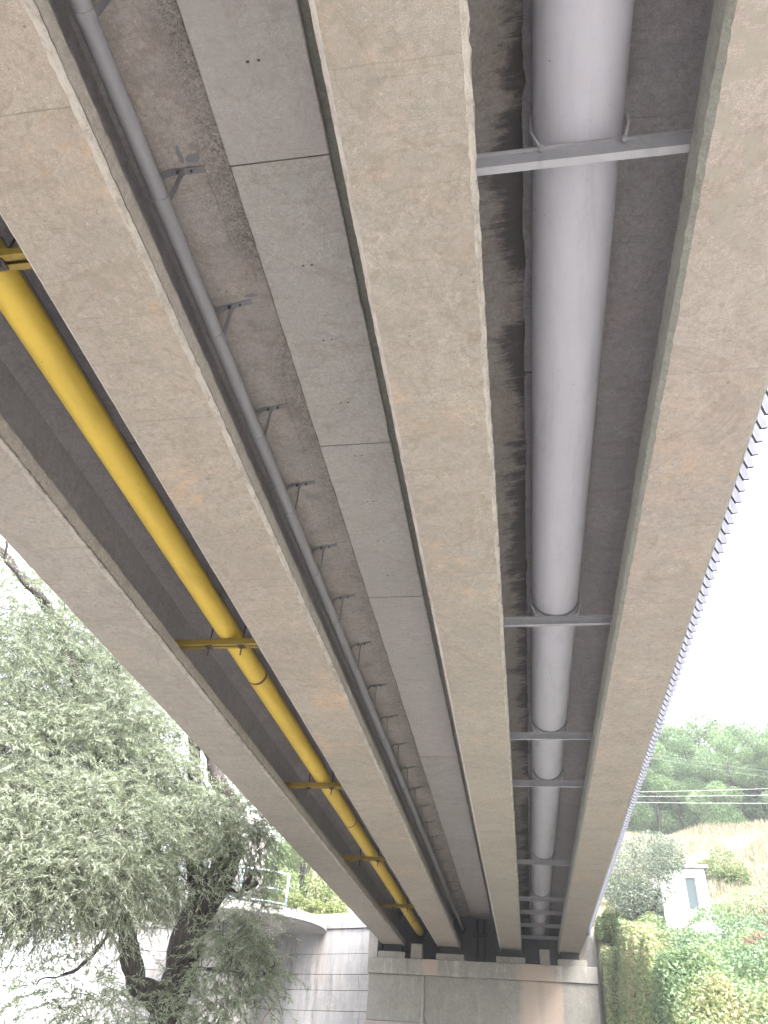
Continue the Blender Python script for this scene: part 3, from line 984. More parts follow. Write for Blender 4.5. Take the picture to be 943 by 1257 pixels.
def strap_hanger(y):
    x = tx_at(y)
    t_ = thing('strap_hanger', '', 'pipe hanger', (x, y, 5.07), 'strap hangers holding the thin grey pipe')
    r = RT + 0.004
    w = 0.048

    def soff(xx):      # underside of flange at xx
        return 5.0 + 0.08 * (xx + 2.34) / 0.555 - 0.004
    xl = x - r - 0.004
    xb = x + r + 0.012
    p = [(x - r, y, ZT), (xl, y, ZT + 0.08), (xl, y, soff(xl) - 0.075), (xl + 0.008, y, soff(xl) - 0.04), (xl + 0.03, y, soff(xl) - 0.014), (xl + 0.06, y, soff(xl + 0.06)), (xb - 0.012, y, soff(xb))]
    obj('left_strap', *sweep_strap(p, w, 0.004), M['strap'], t_)
    p = [(x + r, y, ZT), (x + r + 0.004, y, ZT + 0.08), (xb - 0.004, y, soff(xb) - 0.06), (xb + 0.001, y, soff(xb) - 0.02), (xb + 0.014, y, soff(xb) - 0.004)]
    for xx in (xb + 0.05, xb + 0.10, xb + 0.155):
        p.append((xx, y, soff(xx) - 0.004))
    obj('right_strap', *sweep_strap(p, w, 0.004), M['strap'], t_)
    ring = [(x + (RT + 0.005) * math.cos(a), y, ZT + (RT + 0.005) * math.sin(a)) for a in [math.pi + math.pi * k / 14 for k in range(15)]]
    obj('clamp_band', *sweep_strap(ring, w, 0.006), M['pipe2'], t_)
    for xx in (xb + 0.06, xb - 0.035):
        obj('bolt', *tube([(xx, y, soff(xx) - 0.022), (xx, y, soff(xx))], 0.009, 6), M['rod'], t_)
    return t_


hang = None
yh = [1.36, 2.47, 3.63, 4.8, 5.92, 7.09, 8.22, 9.5, 10.88, 12.1, 13.35, 14.6]
while yh[-1] < 29:
    yh.append(yh[-1] + 1.22)
# bend shapes follow the pipe, so each hanger is moved with it
for i, y in enumerate(yh[:-1]):
    if hang is None:
        hang = strap_hanger(y)
        h0 = hang.location.copy()
        o = hang
    else:
        o = dup(hang, (tx_at(y), y, h0.z))
        o.rotation_euler = (0, 0, math.radians(random.uniform(-5, 5)))
    o['label'] = f'grey strap hanger clamped round the thin grey pipe, {ORD[i]} from the top of the photo'
# overspray left on the soffit round the nearest plates
for i, (x, y, w, h) in enumerate([(-2.02, 2.40, 0.09, 0.05), (-2.1, 2.36, 0.03, 0.11), (-1.95, 3.56, 0.09, 0.03), (-2.06, 1.28, 0.1, 0.1)]):
    V = []
    n = 14
    for k in range(n):
        a = 2 * math.pi * k / n
        q = 1 + 0.35 * noise.noise(Vector((i * 5 + math.cos(a), math.sin(a), 0)))
        xx, yy = x + w * 0.6 * math.cos(a) * q, y + h * 0.6 * math.sin(a) * q
        V.append((xx, yy, 5.0 + 0.08 * (xx + 2.34) / 0.555 - 0.0025))
    obj('paint_smear', V, [tuple(range(n - 1, -1, -1))], M['strap'], bridge)

# ------------------------------------------------------------------ retaining wall, tower and platform on the left
rw = thing('retaining_wall', 'tall pale curved retaining wall of concrete courses left of the abutment', 'retaining wall', (-9, 32, -1.6))
pts = [(-5.28, 30.9), (-6.4, 31.35), (-7.6, 31.8), (-8.9, 32.2), (-10.3, 32.55), (-11.8, 32.85), (-13.3, 33.05), (-15.0, 33.2), (-16.7, 33.25), (-18.4, 33.2)]
zs = [-1.7, -0.9, 0.0, 0.75, 1.5, 2.15, 2.78, 3.28, 3.93, 4.76, 5.28]
for j in range(len(zs) - 1):
    outset = 0.07 if j == len(zs) - 2 else 0.0
    for i in range(len(pts) - 1):
        a, b = Vector(pts[i]), Vector(pts[i + 1])
        d = (b - a).normalized()
        nrm = Vector((-d.y, d.x))
        if nrm.y > 0:
            nrm = -nrm
        of = random.uniform(-0.006, 0.006) + outset - 0.012 * j
        a2, b2 = a + d * 0.001 + nrm * of, b - d * 0.001 + nrm * of
        a3, b3 = a + d * 0.004 - nrm * 0.3, b - d * 0.004 - nrm * 0.3
        z0, z1 = zs[j] + 0.008, zs[j + 1] - 0.008
        sl = 0.0 if j < len(zs) - 2 else 0.02
        V = [(a2.x, a2.y, z0), (b2.x, b2.y, z0), (b3.x, b3.y, z0), (a3.x, a3.y, z0), (a2.x, a2.y, z1), (b2.x, b2.y, z1), (b3.x, b3.y, z1), (a3.x, a3.y, z1)]
        bm = bmesh.new()
        vs = [bm.verts.new(p) for p in V]
        for q in box(0, 1, 0, 1, 0, 1)[1]:
            bm.faces.new([vs[k] for k in q])
        bmesh.ops.recalc_face_normals(bm, faces=bm.faces)
        bmesh.ops.bevel(bm, geom=list(bm.edges), offset=0.007, segments=1, affect='EDGES')
        bm.verts.index_update()
        VV = [v_.co.copy() for v_ in bm.verts]
        FF = [[v_.index for v_ in fa.verts] for fa in bm.faces]
        bm.free()
        obj('wall_panel', VV, FF, M['wallwhite'], rw)

TX, TY = -10.7, 31.0
tw = thing('round_tower', 'pale stained round concrete tower carrying a disc platform behind the willow', 'tower', (TX, TY, -1.6))
obj('shaft', *tube([(TX, TY, -1.7), (TX, TY, 4.55)], [1.02, 0.95], 40), M['tower'], tw, smooth=True)
obj('upper_shaft', *tube([(TX - 0.15, TY, 4.9), (TX - 0.15, TY, 8.6)], [0.92, 0.86], 40), M['tower'], tw, smooth=True)


def disc(r0, r1, z0, z1, n=72):
    V = [(TX, TY, z0)]
    for r, z in ((r0, z0), (r1, z0 + 0.05), (r1, z1)):
        V += [(TX + r * math.cos(2 * math.pi * k / n), TY + r * math.sin(2 * math.pi * k / n), z) for k in range(n)]
    V.append((TX, TY, z1))
    F = []
    for k in range(n):
        k2 = (k + 1) % n
        F.append((0, 1 + k2, 1 + k))
        F.append((1 + k, 1 + k2, 1 + n + k2, 1 + n + k))
        F.append((1 + n + k, 1 + n + k2, 1 + 2 * n + k2, 1 + 2 * n + k))
        F.append((1 + 2 * n + k, 1 + 2 * n + k2, 1 + 3 * n))
    return V, F


obj('platform', *disc(3.36, 3.42, 4.60, 4.93), M['disc'], tw)
for a in (-75, -20, 35, -130):
    a = math.radians(a)
    d = Vector((math.cos(a), math.sin(a), 0))
    s = Vector((-d.y, d.x, 0)) * 0.12
    c0 = Vector((TX, TY, 0))
    q = [(c0 + d * 0.9, 4.1), (c0 + d * 0.9, 4.595), (c0 + d * 3.0, 4.595)]
    V = [p + s + Vector((0, 0, z)) for p, z in q] + [p - s + Vector((0, 0, z)) for p, z in q]
    obj('bracket', V, [(0, 1, 2), (5, 4, 3), (0, 3, 4, 1), (1, 4, 5, 2), (2, 5, 3, 0)], M['disc'], tw)
rl = thing('platform_railing', 'pale blue metal railing round the disc platform', 'railing', (TX, TY, 4.93))
RR = 3.3
for z, r in ((6.0, 0.028), (5.45, 0.02), (5.03, 0.02)):
    P_ = [(TX + RR * math.cos(math.radians(a)), TY + RR * math.sin(math.radians(a)), z) for a in range(-150, -41, 6)]
    obj('rail', *tube(P_, r, 6), M['rail'], rl, smooth=True)
for a in range(-162, -41, 30):
    x, y = TX + RR * math.cos(math.radians(a)), TY + RR * math.sin(math.radians(a))
    obj('post', *tube([(x, y, 4.932), (x, y, 6.04)], 0.045, 8), M['rail'], rl, smooth=True)

# ------------------------------------------------------------------ foliage builder


def leaves(name, C, D, L, W, tone, mat, parent=None, origin=(0, 0, 0), kind=None, curl=0.25):
    """C centres, D unit directions, L lengths, W widths: one folded two-triangle leaf each"""
    n = len(C)
    r = rng.normal(size=(n, 3))
    Sd = np.cross(D, r)
    Sd /= np.linalg.norm(Sd, axis=1)[:, None] + 1e-9
    N = np.cross(D, Sd)
    L = L[:, None]
    W = W[:, None]
    base = C - D * L / 2
    tip = C + D * L / 2 - N * L * curl * 0.5
    m1 = C + Sd * W / 2 + N * W * 0.15
    m2 = C - Sd * W / 2 + N * W * 0.15
    V = np.stack([base, m1, tip, m2], 1).reshape(-1, 3) - np.array(origin)
    idx = np.arange(n)[:, None] * 4
    T = np.concatenate([idx + [0, 1, 2], idx + [0, 2, 3]], 1).reshape(-1)
    me = bpy.data.meshes.new(name)
    me.vertices.add(len(V))
    me.vertices.foreach_set('co', V.astype(np.float32).ravel())
    me.loops.add(len(T))
    me.loops.foreach_set('vertex_index', T.astype(np.int32))
    me.polygons.add(len(T) // 3)
    me.polygons.foreach_set('loop_start', np.arange(0, len(T), 3, dtype=np.int32))
    me.update(calc_edges=True)
    a = me.attributes.new('tone', 'FLOAT', 'POINT')
    a.data.foreach_set('value', np.repeat(np.clip(tone, 0, 1), 4).astype(np.float32))
    me.materials.append(mat)
    o = bpy.data.objects.new(name, me)
    COL.objects.link(o)
    if parent is not None:
        o.parent = parent
        o.location = Vector(origin) - wloc(parent)
    else:
        o.location = origin
    if kind:
        o['kind'] = kind
    return o


def unit(a):
    return a / (np.linalg.norm(a, axis=1)[:, None] + 1e-9)


def blob_points(blobs, n, shell=0.5):
    """points through a set of ellipsoids (centre, radii), more of them near the surface"""
    w = np.array([np.prod(b[1]) ** (2 / 3) * (b[2] if len(b) > 2 else 1) for b in blobs])
    ids = rng.choice(len(blobs), n, p=w / w.sum())
    u = unit(rng.normal(size=(n, 3)))
    rad = rng.random(n) ** (1 / 3 * shell)
    c = np.array([b[0] for b in blobs])[ids]
    r = np.array([b[1] for b in blobs])[ids]
    return c + u * r * rad[:, None], ids, u


# ------------------------------------------------------------------ willow
wb = at(198, 1257, 18.6)
wil = thing('willow_tree', 'large grey-green willow with dark forked trunk beside the bridge', 'tree', (wb.x, wb.y, -1.6))


def limb(name, spec, seg=14):
    P_ = [at(a, b, d) if not isinstance(a, Vector) else a for a, b, d, r in spec]
    R2 = [s[3] for s in spec]
    # subdivide and roughen
    path, rad = [], []
    for i in range(len(P_) - 1):
        k = 6
        for j in range(k):
            f = j / k
            p = P_[i].lerp(P_[i + 1], f)
            p += Vector([noise.noise(p * 1.3 + Vector((q * 7, 0, 0))) for q in range(3)]) * 0.12
            path.append(p)
            rad.append(R2[i] * (1 - f) + R2[i + 1] * f)
    path.append(P_[-1])
    rad.append(R2[-1])
    V, F = tube(path, rad, seg)
    V = [p + Vector([noise.noise(p * 5 + Vector((q * 3, 0, 0))) for q in range(3)]) * 0.05 for p in V]
    return V, F


base = Vector((wb.x, wb.y, -1.75))
mainV = []
spec0 = [(205, 1300, 18.6, 0.36), (198, 1257, 18.6, 0.33), (218, 1200, 18.6, 0.33), (235, 1140, 18.6, 0.34), (262, 1085, 18.6, 0.30), (284, 1045, 18.7, 0.24), (282, 985, 19, 0.2), (250, 900, 19.5, 0.16), (215, 800, 20, 0.12), (190, 720, 20.5, 0.08)]
V, F = limb('trunk', spec0)
lowest = at(205, 1300, 18.6)
V2, F2 = tube([base, base.lerp(lowest, 0.5) + Vector((0.1, 0, 0)), lowest], [0.55, 0.42, 0.36], 14)
trunk = obj('trunk', *join([(V, F), (V2, F2)]), M['bark'], wil, smooth=True)
limbs = [
    [(205, 1240, 18.6, 0.26), (168, 1210, 18.3, 0.21), (158, 1150, 18.2, 0.19), (160, 1095, 18.3, 0.18), (150, 1010, 18.8, 0.15), (110, 900, 19.3, 0.14), (100, 860, 19.4, 0.13), (78, 780, 19.8, 0.14), (45, 725, 20, 0.12), (0, 680, 20.4, 0.10), (-60, 600, 21, 0.07)],
    [(158, 1145, 18.2, 0.12), (135, 1132, 17.8, 0.10), (112, 1128, 17.4, 0.11)],
    [(240, 1110, 18.6, 0.2), (238, 1020, 19.2, 0.17), (240, 940, 19.5, 0.15), (232, 870, 20, 0.1), (160, 780, 20.5, 0.08)],
    [(262, 1090, 18.6, 0.10), (290, 1098, 18.0, 0.06), (303, 1078, 17.8, 0.045), (310, 1068, 17.8, 0.03)],
    [(293, 1092, 18.0, 0.045), (312, 1086, 18.0, 0.035), (312, 1078, 18.0, 0.03)],
    [(78, 780, 19.8, 0.10), (50, 735, 19.2, 0.07), (8, 690, 18.8, 0.05), (10, 660, 18.6, 0.03)],
    [(150, 1000, 18.8, 0.10), (80, 1000, 18.4, 0.06), (10, 985, 18, 0.04), (-60, 1010, 17.5, 0.03)],
    [(150, 870, 20, 0.07), (155, 850, 20, 0.06), (140, 820, 20.2, 0.05)],
    [(150, 1010, 18.8, 0.06), (148, 900, 19.4, 0.07), (152, 850, 19.7, 0.05)],
    [(160, 1100, 18.2, 0.05), (110, 1180, 17.4, 0.035), (70, 1200, 17.0, 0.02), (45, 1210, 16.9, 0.012)],
    [(225, 1190, 18.6, 0.05), (280, 1190, 18.1, 0.03), (320, 1200, 17.8, 0.02), (335, 1180, 17.8, 0.012)],
]
for s_ in limbs:
    obj('limb', *limb('limb', s_, 10), M['bark'], wil, smooth=True)

# crown masses, from bearings in the photograph and a chosen distance
bl = []
for (px_, py_, d_, rx, rz, w_) in [
        (20, 760, 20, 1.9, 1.3, .7), (60, 830, 20, 2.2, 1.4, .9), (-40, 850, 19.5, 2.4, 1.7, 1), (130, 860, 20.5, 1.7, 1.3, .9), (20, 930, 19, 2.0, 1.4, 1.1), (110, 940, 19.5, 1.8, 1.3, 1.1),
        (190, 930, 20, 1.3, 1.0, 1), (-70, 960, 18.5, 2.2, 1.6, 1), (230, 990, 19.6, 1.0, .9, .9), (40, 1020, 18.0, 1.9, 1.2, 1.25), (130, 1030, 17.8, 1.7, 1.2, 1.3), (-50, 1060, 17.8, 2.0, 1.1, 1.1),
        (205, 1045, 19.6, 1.2, 1.0, 1.0), (90, 1085, 17.2, 1.7, 0.75, 1.2), (20, 1100, 17.2, 1.4, 0.75, 1.0), (285, 1000, 18.6, 0.9, .7, .8), (305, 1020, 18.4, .7, .5, .8), (255, 1000, 19.8, .8, .7, .7), (165, 1085, 19.2, 1.0, .7, .6),
        (215, 1090, 19.6, 0.9, 0.7, .7), (300, 1140, 17.6, .65, .75, .8), (270, 1190, 17.6, .7, .8, .6), (315, 1190, 17.8, .45, .45, 1.2), (312, 1100, 17.7, .4, .6, .9), (245, 1005, 17.9, .7, .55, .8), (225, 1075, 17.7, .6, .5, .6), (275, 1060, 17.8, .5, .4, .5), (190, 960, 18.6, 1.0, .8, .9), (150, 890, 19, 1.3, 1.0, .8), (300, 1040, 17.9, .6, .5, 1.0), (325, 1225, 17.7, .3, .4, .7), (215, 1235, 18.0, .8, .5, .45), (265, 1245, 17.5, .6, .4, .6), (150, 1245, 17.2, 1.1, .35, .3),
        (80, 1215, 17, 1.3, .6, .2), (50, 1240, 17, .9, .35, .22), (100, 1160, 17.2, 1.1, .35, .2), (150, 800, 21, 1.6, 1.2, .45), (100, 780, 21, 1.3, 1.0, .5), (30, 700, 21, 1.5, .8, .3)]:
    bl.append((np.array(at(px_, py_, d_)), np.array([rx, rx, rz]), w_))
NS = 18000
sc_, ids, u_ = blob_points(bl, NS, 0.9)
# each sprig: a drooping twig with narrow leaves both sides
NL = 20
a_ = rng.random(NS) * 2 * math.pi
out = np.stack([np.cos(a_), np.sin(a_), rng.normal(0.05, 0.35, NS)], 1)
out = unit(out + u_ * 0.7)
Ls = rng.uniform(0.3, 0.75, NS)
tt = np.linspace(0.05, 1, NL)[None, :, None]
P_ = sc_[:, None, :] + out[:, None, :] * Ls[:, None, None] * tt + np.array([0, 0, -1.0])[None, None, :] * (Ls[:, None, None] * 0.42) * tt ** 2
T_ = unit((out[:, None, :] + np.array([0, 0, -0.8])[None, None, :] * tt).reshape(-1, 3))
side = unit(np.cross(T_, rng.normal(size=T_.shape)))
Dl = unit(T_ * 0.9 + side * 0.75 + np.array([0, 0, -0.25]))
Cc = P_.reshape(-1, 3) + Dl * 0.045
cl_tone = np.array([rng.uniform(-0.15, 0.2) for _ in bl])[ids]
tn = np.repeat(cl_tone + rng.normal(0, 0.16, NS), NL) + rng.random(NS * NL) ** 1.3 * 0.75
leaves('crown', Cc, Dl, rng.uniform(0.06, 0.17, len(Cc)), rng.uniform(0.012, 0.026, len(Cc)), tn, M['willow'], wil, origin=tuple(at(120, 1000, 18.5)))
# twigs: thin strips following some sprigs
sel = rng.choice(NS, 2500, replace=False)
tv, tf_ = [], []
for s_ in sel:
    pa, pb, pc = P_[s_, 0], P_[s_, NL // 2], P_[s_, NL - 1]
    k = len(tv)
    w = 0.006
    for p in (sc_[s_] - out[s_] * 0.5, pa, pb, pc):
        tv += [(p[0] - w, p[1], p[2]), (p[0] + w, p[1] + w, p[2])]
    tf_ += [(k, k + 1, k + 3, k + 2), (k + 2, k + 3, k + 5, k + 4), (k + 4, k + 5, k + 7, k + 6)]
obj('twigs', tv, tf_, M['bark'], wil, kind='stuff')


# ------------------------------------------------------------------ generic shrubs and trees
def stem_mesh(c, h, r, n=4, spread=0.4, seed=0):
    parts = []
    rr = random.Random(seed)
    for k in range(n):
        a = 2 * math.pi * k / n + rr.random()
        e = Vector((math.cos(a) * spread * rr.uniform(0.4, 1), math.sin(a) * spread * rr.uniform(0.4, 1), h * rr.uniform(0.6, 0.95)))
        m_ = e * 0.5 + Vector((rr.uniform(-.1, .1), rr.uniform(-.1, .1), h * 0.12))
        parts.append(tube([Vector(c), Vector(c) + m_, Vector(c) + e], [r, r * 0.6, r * 0.2], 6))
    return join(parts)


def shrub(name, label, cat, pos, rx, h, n, mat, lsize, group=None, tone0=0.0, stems=6, narrow=0.45, lift=0.35):
    t_ = thing(name, label, cat, pos, group)
    pos = Vector(pos)
    bl = []
    for k in range(11):
        a = random.random() * 6.28
        q = random.random() ** 0.5 * 0.6
        hz = h * (lift + (1 - lift) * random.uniform(0.1, 0.85))
        bl.append((np.array([pos.x + rx * q * math.cos(a), pos.y + rx * q * math.sin(a), pos.z + hz]), np.array([rx * 0.45, rx * 0.45, h * 0.22]) * random.uniform(0.7, 1.15)))
    C, ids, u = blob_points(bl, n, 0.8)
    D = unit(u + rng.normal(size=C.shape) * 0.8 + np.array([0, 0, -0.1]))
    ct = rng.uniform(-0.2, 0.25, len(bl))[ids]
    leaves('crown', C, D, rng.uniform(0.7, 1.3, n) * lsize, rng.uniform(0.7, 1.2, n) * lsize * narrow, tone0 + ct + rng.random(n) * 0.8, mat, t_, origin=tuple(pos))
    obj('stem', *stem_mesh(pos, h * 0.8, 0.03 * h, stems, rx * 0.5, int(pos.x * 100)), M['bark'], t_, smooth=True)
    return t_


def on_hill(px_, py_, d_):
    p = at(px_, py_, d_)
    p.z = float(height(p.x, p.y))
    return p


p = on_hill(796, 1152, 29.5)
shrub('silver_bush', 'round grey-leaved bush in front of the small white building', 'bush', p, 1.75, 3.1, 11000, M['silver'], 0.10, tone0=-0.05, lift=0.28)
p = on_hill(893, 1098, 37)
shrub('low_shrub', 'pale green shrub in the dry grass right of the white building', 'shrub', p, 1.1, 1.7, 3500, M['shrub'], 0.12, tone0=0.2, lift=0.1)
p = on_hill(765, 1075, 34)
shrub('low_shrub', 'yellowish shrub between bridge edge and silver bush', 'shrub', p, 1.0, 1.6, 2500, M['shrub'], 0.12, tone0=0.35, lift=0.1)
p = on_hill(757, 1130, 30)
shrub('low_shrub', 'small yellow-green shrub just above the dark rock', 'shrub', p, 0.6, 1.2, 1500, M['shrub'], 0.09, tone0=0.5, lift=0.1)
p = on_hill(940, 1195, 26)
shrub('dry_bush', 'reddish brown dried bush at the right edge of the photo', 'bush', p, 0.55, 1.0, 2200, M['dry'], 0.12, narrow=0.15, lift=0.1)

# left slope above the wall
for i, (px_, d_, rx, h, tn0) in enumerate([(345, 38, 1.3, 2.6, 0.1), (395, 40, 1.5, 3.0, 0.25), (372, 45, 2.0, 4.2, 0.0), (330, 46, 2.2, 5.0, -0.1), (410, 37, 0.9, 1.3, 0.5), (300, 42, 1.8, 4.0, 0.0), (355, 52, 2.4, 5.5, -0.1), (420, 44, 1.6, 3.6, 0.35), (385, 36, 0.8, 1.1, 0.55), (350, 36, 0.9, 1.4, 0.4)]):
    p = on_hill(px_, 1100, d_)
    shrub('slope_shrub', f'green shrub on the slope behind the platform railing, {ORD[i]} of ten', 'shrub', p, rx, h, 4000, M['shrub'], 0.14, 'shrubs above the retaining wall', tone0=tn0, lift=0.05)

# forest trees behind the dry grass
protos = []
for k in range(4):
    t_ = thing('forest_tree', '', 'tree', (0, 0, 0), 'forest trees beyond the dry grass')
    H = [10, 8.5, 11, 7.5][k]
    bl = []
    for q in range(16):
        hz = H * random.uniform(0.04, 0.93)
        sp = 2.6 * (1 - abs(hz / H - 0.5)) * random.random() ** 0.5
        a = random.random() * 6.28
        s = random.uniform(0.7, 1.25)
        bl.append((np.array([sp * math.cos(a), sp * math.sin(a), hz]), np.array([1.2 * s, 1.2 * s, 0.95 * s])))
    n = 14000
    C, ids, u = blob_points(bl, n, 0.7)
    D = unit(u + rng.normal(size=C.shape) * 0.9)
    ct = rng.uniform(-0.25, 0.3, len(bl))[ids]
    leaves('crown', C, D, rng.uniform(0.13, 0.26, n), rng.uniform(0.07, 0.13, n), 0.05 + ct + rng.random(n) * 0.7, M['forest'], t_)
    obj('trunk', *tube([(0, 0, -0.5), (0.1, 0, H * 0.4), (0, 0.1, H * 0.85)], [0.2, 0.14, 0.04], 8), M['bark'], t_, smooth=True)
    protos.append(t_)
spots = []
for row, (d_, step, off) in enumerate([(53, 27, 0), (58, 30, 12), (64, 34, -8)]):
    px_ = 752 + off
    while px_ < 1010:
        spots.append((px_ + random.uniform(-8, 8), d_ + random.uniform(-1.5, 1.5), row))
        px_ += step
for i, (px_, d_, row) in enumerate(spots):
    p = on_hill(px_, 1000, d_)
    pr = protos[i % 4]
    lab = f'leafy forest tree in the {["front", "middle", "back"][row]} row beyond the dry grass, number {ORD[i]} in all'
    sc = [0.62, 0.75, 0.95][row] * random.uniform(0.85, 1.15)
    if i < 4:
        o = pr
        o.location = p
        o['label'] = lab
    else:
        o = dup(pr, p, lab)
    o.scale = (sc, sc, sc)
    o.rotation_euler = (0, 0, random.random() * 6.28)
for o in [q for q in bpy.data.objects if q.name.startswith('forest_tree')]:
    nth = {}
rows = {0: [], 1: [], 2: []}
trees = [q for q in bpy.data.objects if q.name.startswith('forest_tree')]
for q, (px_, d_, row) in zip(sorted(trees, key=lambda t_: t_.name), spots):
    pass
for q in trees:
    i = min(range(len(spots)), key=lambda j: (Vector(on_hill(spots[j][0], 1000, spots[j][1])) - q.location).length)
    rows[spots[i][2]].append((spots[i][0], q))
for r_, lst in rows.items():
    for k, (_, q) in enumerate(sorted(lst, key=lambda a: a[0])):
        q['label'] = f'leafy forest tree, {ORD[k]} from the bridge in the {["front", "middle", "back"][r_]} row beyond the grass'

# far bluish wood on the crest
n = 26000
az = np.radians(rng.uniform(4, 34, n))
dd = rng.uniform(95, 135, n)
x, y = dd * np.sin(az), dd * np.cos(az)
top = 6 + 7 * smooth(12, 24, np.degrees(az)) + 2.5 * np.sin(az * 60) + 1.5 * np.sin(az * 131 + dd)
z = height(x, y) + top * rng.random(n) ** 0.6 - 1
leaves('far_wood', np.stack([x, y, z], 1), unit(rng.normal(size=(n, 3))), rng.uniform(0.6, 1.3, n), rng.uniform(0.4, 0.8, n), rng.random(n) * 0.6, M['forest'], kind='stuff')

# dry grass and ground cover
n = 120000
az = np.radians(rng.uniform(3.5, 30, n))
dd = 30.5 + 20 * rng.random(n) ** 0.8
x, y = dd * np.sin(az), dd * np.cos(az)
hb = rng.uniform(0.2, 0.6, n) * (0.6 + 0.5 * np.sin(x * 1.1 + 2 * np.sin(y * 0.8)))
hb = np.abs(hb) + 0.12
z = height(x, y) + hb / 2
D = unit(np.stack([rng.normal(0, 0.3, n), rng.normal(0, 0.3, n), np.ones(n)], 1))
leaves('dry_grass', np.stack([x, y, z], 1), D, hb, rng.uniform(0.012, 0.032, n), rng.random(n), M['straw'], kind='stuff')
n = 120000
az = np.radians(rng.uniform(3.5, 32, n))
dd = rng.uniform(15, 32, n)
x, y = dd * np.sin(az), dd * np.cos(az)
x = np.concatenate([x, rng.uniform(2.42, 4.2, 60000)])
y = np.concatenate([y, rng.uniform(13, 31, 60000)])
dd = np.hypot(x, y)
ok = (x > 2.42)
x, y, dd = x[ok], y[ok], dd[ok]
n = len(x)
cl = np.array([noise.noise(Vector((a * 0.9, b * 0.9, 3.0))) for a, b in zip(x, y)])
cl2 = np.array([noise.noise(Vector((a * 0.45, b * 0.45, 9.0))) for a, b in zip(x, y)])
top = 0.25 + 0.9 * np.clip(cl + 0.35, 0, 1)
z = height(x, y) + top * rng.random(n) ** 0.5
# leafy curtain on the bank right beside the abutment
m = 9000
x = np.concatenate([x, rng.uniform(2.44, 3.3, m)])
y = np.concatenate([y, rng.uniform(28.2, 28.85, m)])
z = np.concatenate([z, rng.uniform(-1.6, 4.1, m)])
cl2 = np.concatenate([cl2, rng.normal(0.1, 0.2, m)])
n = len(x)
D = unit(np.stack([rng.normal(0, 1, n), rng.normal(0, 1, n), rng.normal(0.2, 0.6, n)], 1))
leaves('ground_cover', np.stack([x, y, z], 1), D, rng.uniform(0.06, 0.15, n), rng.uniform(0.03, 0.08, n), 0.2 + cl2 * 0.7 + 0.22 * (x < 4.2) + rng.random(n) * 0.55, M['herb'], kind='stuff')  # leaf tone raised near the bridge to lighten the bank's shaded left side
# creeper sprays hanging beside the wing wall
p = on_hill(750, 1200, 27.5)
shrub('leafy_creeper', 'yellow-green creeper climbing beside the right end of the abutment', 'creeper', (2.95, 28.9, float(height(2.95, 29.4)) - 0.9), 0.5, 1.9, 3500, M['shrub'], 0.10, tone0=0.4, lift=0.0)

# ------------------------------------------------------------------ small white building
c0 = on_hill(862, 1158, 30.2)
bld = thing('small_white_building', 'small white rendered hut with one window on the grassy slope', 'building', c0)
bx0, bx1, by0, by1 = c0.x - 1.05, c0.x + 0.48, c0.y, c0.y + 1.8
bz0, bz1 = c0.z - 0.3, at(862, 1066, 30.2).z
wx0, wx1 = at(843, 1100, 30.2).x, at(857.5, 1100, 30.2).x
wz0, wz1 = at(850, 1118, 30.2).z, at(850, 1077, 30.2).z
walls = [box(bx0, wx0, by0, by0 + 0.2, bz0, bz1), box(wx1, bx1, by0, by0 + 0.2, bz0, bz1), box(wx0, wx1, by0, by0 + 0.2, bz0, wz0), box(wx0, wx1, by0, by0 + 0.2, wz1, bz1),
         box(bx0, bx1, by1 - 0.2, by1, bz0, bz1), box(bx0, bx0 + 0.2, by0 + 0.2, by1 - 0.2, bz0, bz1), box(bx1 - 0.2, bx1, by0 + 0.2, by1 - 0.2, bz0, bz1)]
obj('wall', *join(walls), M['white_paint'], bld)
obj('roof', *cbox(bx0 - 0.12, bx1 + 0.12, by0 - 0.14, by1 + 0.12, bz1 + 0.003, bz1 + 0.11, 0.015), M['steel'], bld)
win = obj('window', *join([box(wx0, wx0 + 0.04, by0 + 0.05, by0 + 0.1, wz0, wz1), box(wx1 - 0.04, wx1, by0 + 0.05, by0 + 0.1, wz0, wz1), box(wx0 + 0.04, wx1 - 0.04, by0 + 0.05, by0 + 0.1, wz0, wz0 + 0.04),
                           box(wx0 + 0.04, wx1 - 0.04, by0 + 0.05, by0 + 0.1, wz1 - 0.04, wz1)]), M['steel'], bld)
obj('pane', *box(wx0 + 0.04, wx1 - 0.04, by0 + 0.07, by0 + 0.08, wz0 + 0.04, wz1 - 0.04), M['glass'], win)
obj('sill', *box(wx0 - 0.04, wx1 + 0.04, by0 - 0.05, by0 - 0.002, wz0 - 0.05, wz0), M['white_paint'], win)
obj('flue_pipe', *tube([(bx0 + 0.35, by0 + 0.4, bz1 + 0.11), (bx0 + 0.35, by0 + 0.4, bz1 + 0.5)], 0.03, 8), M['rod'], bld)


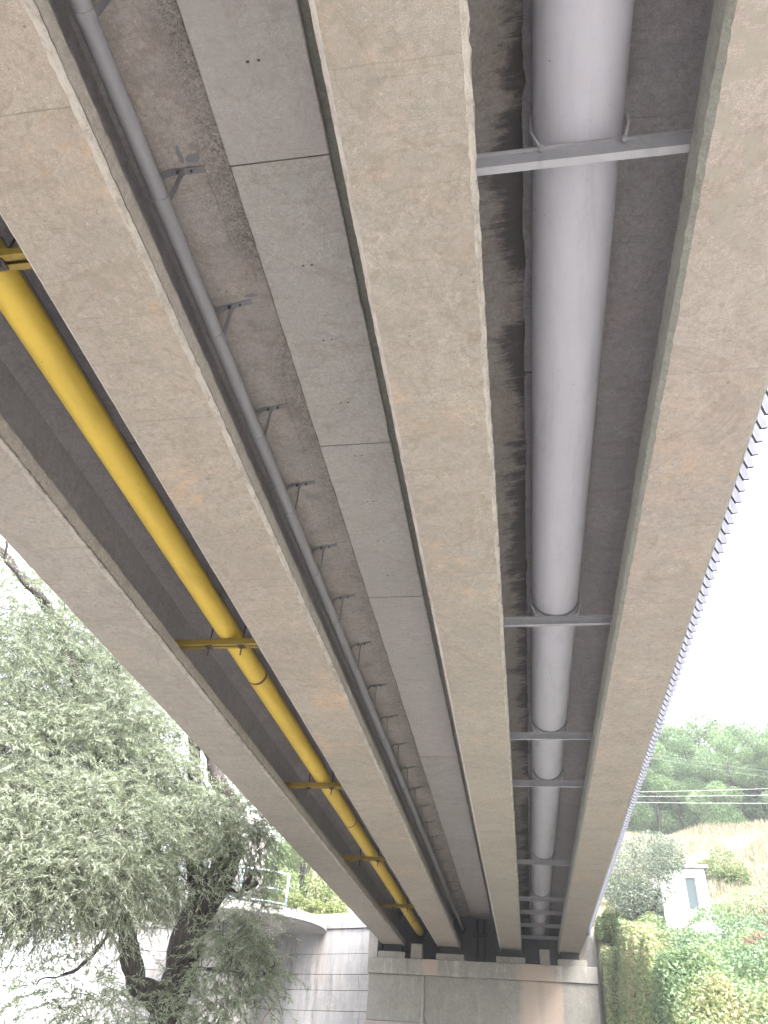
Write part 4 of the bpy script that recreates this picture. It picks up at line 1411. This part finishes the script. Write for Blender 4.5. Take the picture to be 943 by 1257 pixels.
def rock(name, label, p, r, mat, sx=1.0, sz=0.7, seed=0):
    bm = bmesh.new()
    bmesh.ops.create_icosphere(bm, subdivisions=3, radius=1)
    V = []
    for v in bm.verts:
        q = 1 + 0.35 * noise.noise(v.co * 1.2 + Vector((seed, 0, 0))) + 0.12 * noise.noise(v.co * 4 + Vector((seed, 0, 0)))
        V.append((p.x + v.co.x * r * sx * q, p.y + v.co.y * r * q, p.z + v.co.z * r * sz * q))
    F = [[v.index for v in f.verts] for f in bm.faces]
    bm.free()
    return tag(obj(name, V, F, mat), label, 'rock')


p = on_hill(873, 1168, 28.8)
rock('boulder', 'pale boulder in the weeds right of the white building', p + Vector((0, 0, 0.15)), 0.5, M['rock'], 1.1, 0.8, 3)
p = Vector((2.85, 30.0, 4.3))
rock('boulder', 'dark grey rock beside the top of the right wing wall', p, 0.33, M['darkrock'], 0.8, 1.2, 8)

# overhead cables
for i, (ya, yb, sag) in enumerate([(973, 968, 0.35), (978, 977, 0.35), (985, 988, 0.3), (944, 958, 0.4), (938, 950, 0.4)]):
    if i < 3:
        a, b = at(760, ya, 46), at(1000, yb - 1, 46)
    else:
        a, b = at(880, ya, 50), at(1000, yb + 6, 50)
        a = a + (a - b) * 0.8
    L_ = b - a
    a2, b2 = a - L_ * 1.2, b + L_ * 1.0
    P_ = []
    for k in range(41):
        f = k / 40
        q = a2.lerp(b2, f)
        q.z -= sag * 4 * f * (1 - f) * 1.0 - sag
        P_.append(q)
    rr = 0.012 if i < 3 else 0.004
    o = obj('overhead_cable', *tube(P_, rr, 6), M['cable'], smooth=True)
    tag(o, ['topmost of the three pale cables crossing before the forest', 'middle one of the three pale cables crossing before the forest', 'lowest of the three pale cables crossing before the forest',
            'lower of the two faint cables high before the forest', 'upper of the two faint cables high before the forest'][i], 'cable', 'cables crossing in front of the forest')

# ------------------------------------------------------------------ air
hz_ = obj('haze', *box(-1600, 1600, -1600, 1600, -3.2, 48), [], kind='stuff')
hm = bpy.data.materials.new('haze_air')
hm.use_nodes = True
hm.node_tree.nodes.clear()
ho = hm.node_tree.nodes.new('ShaderNodeOutputMaterial')
hp = hm.node_tree.nodes.new('ShaderNodeVolumePrincipled')
hp.inputs['Color'].default_value = (0.93, 0.95, 1.0, 1)
hp.inputs['Density'].default_value = HAZE
hm.node_tree.links.new(hp.outputs[0], ho.inputs['Volume'])
hz_.data.materials.append(hm)

# ------------------------------------------------------------------ lift everything to ground level = 0
for o in bpy.data.objects:
    if o.parent is None and o.type in ('MESH', 'EMPTY'):
        o.location.z += EYE
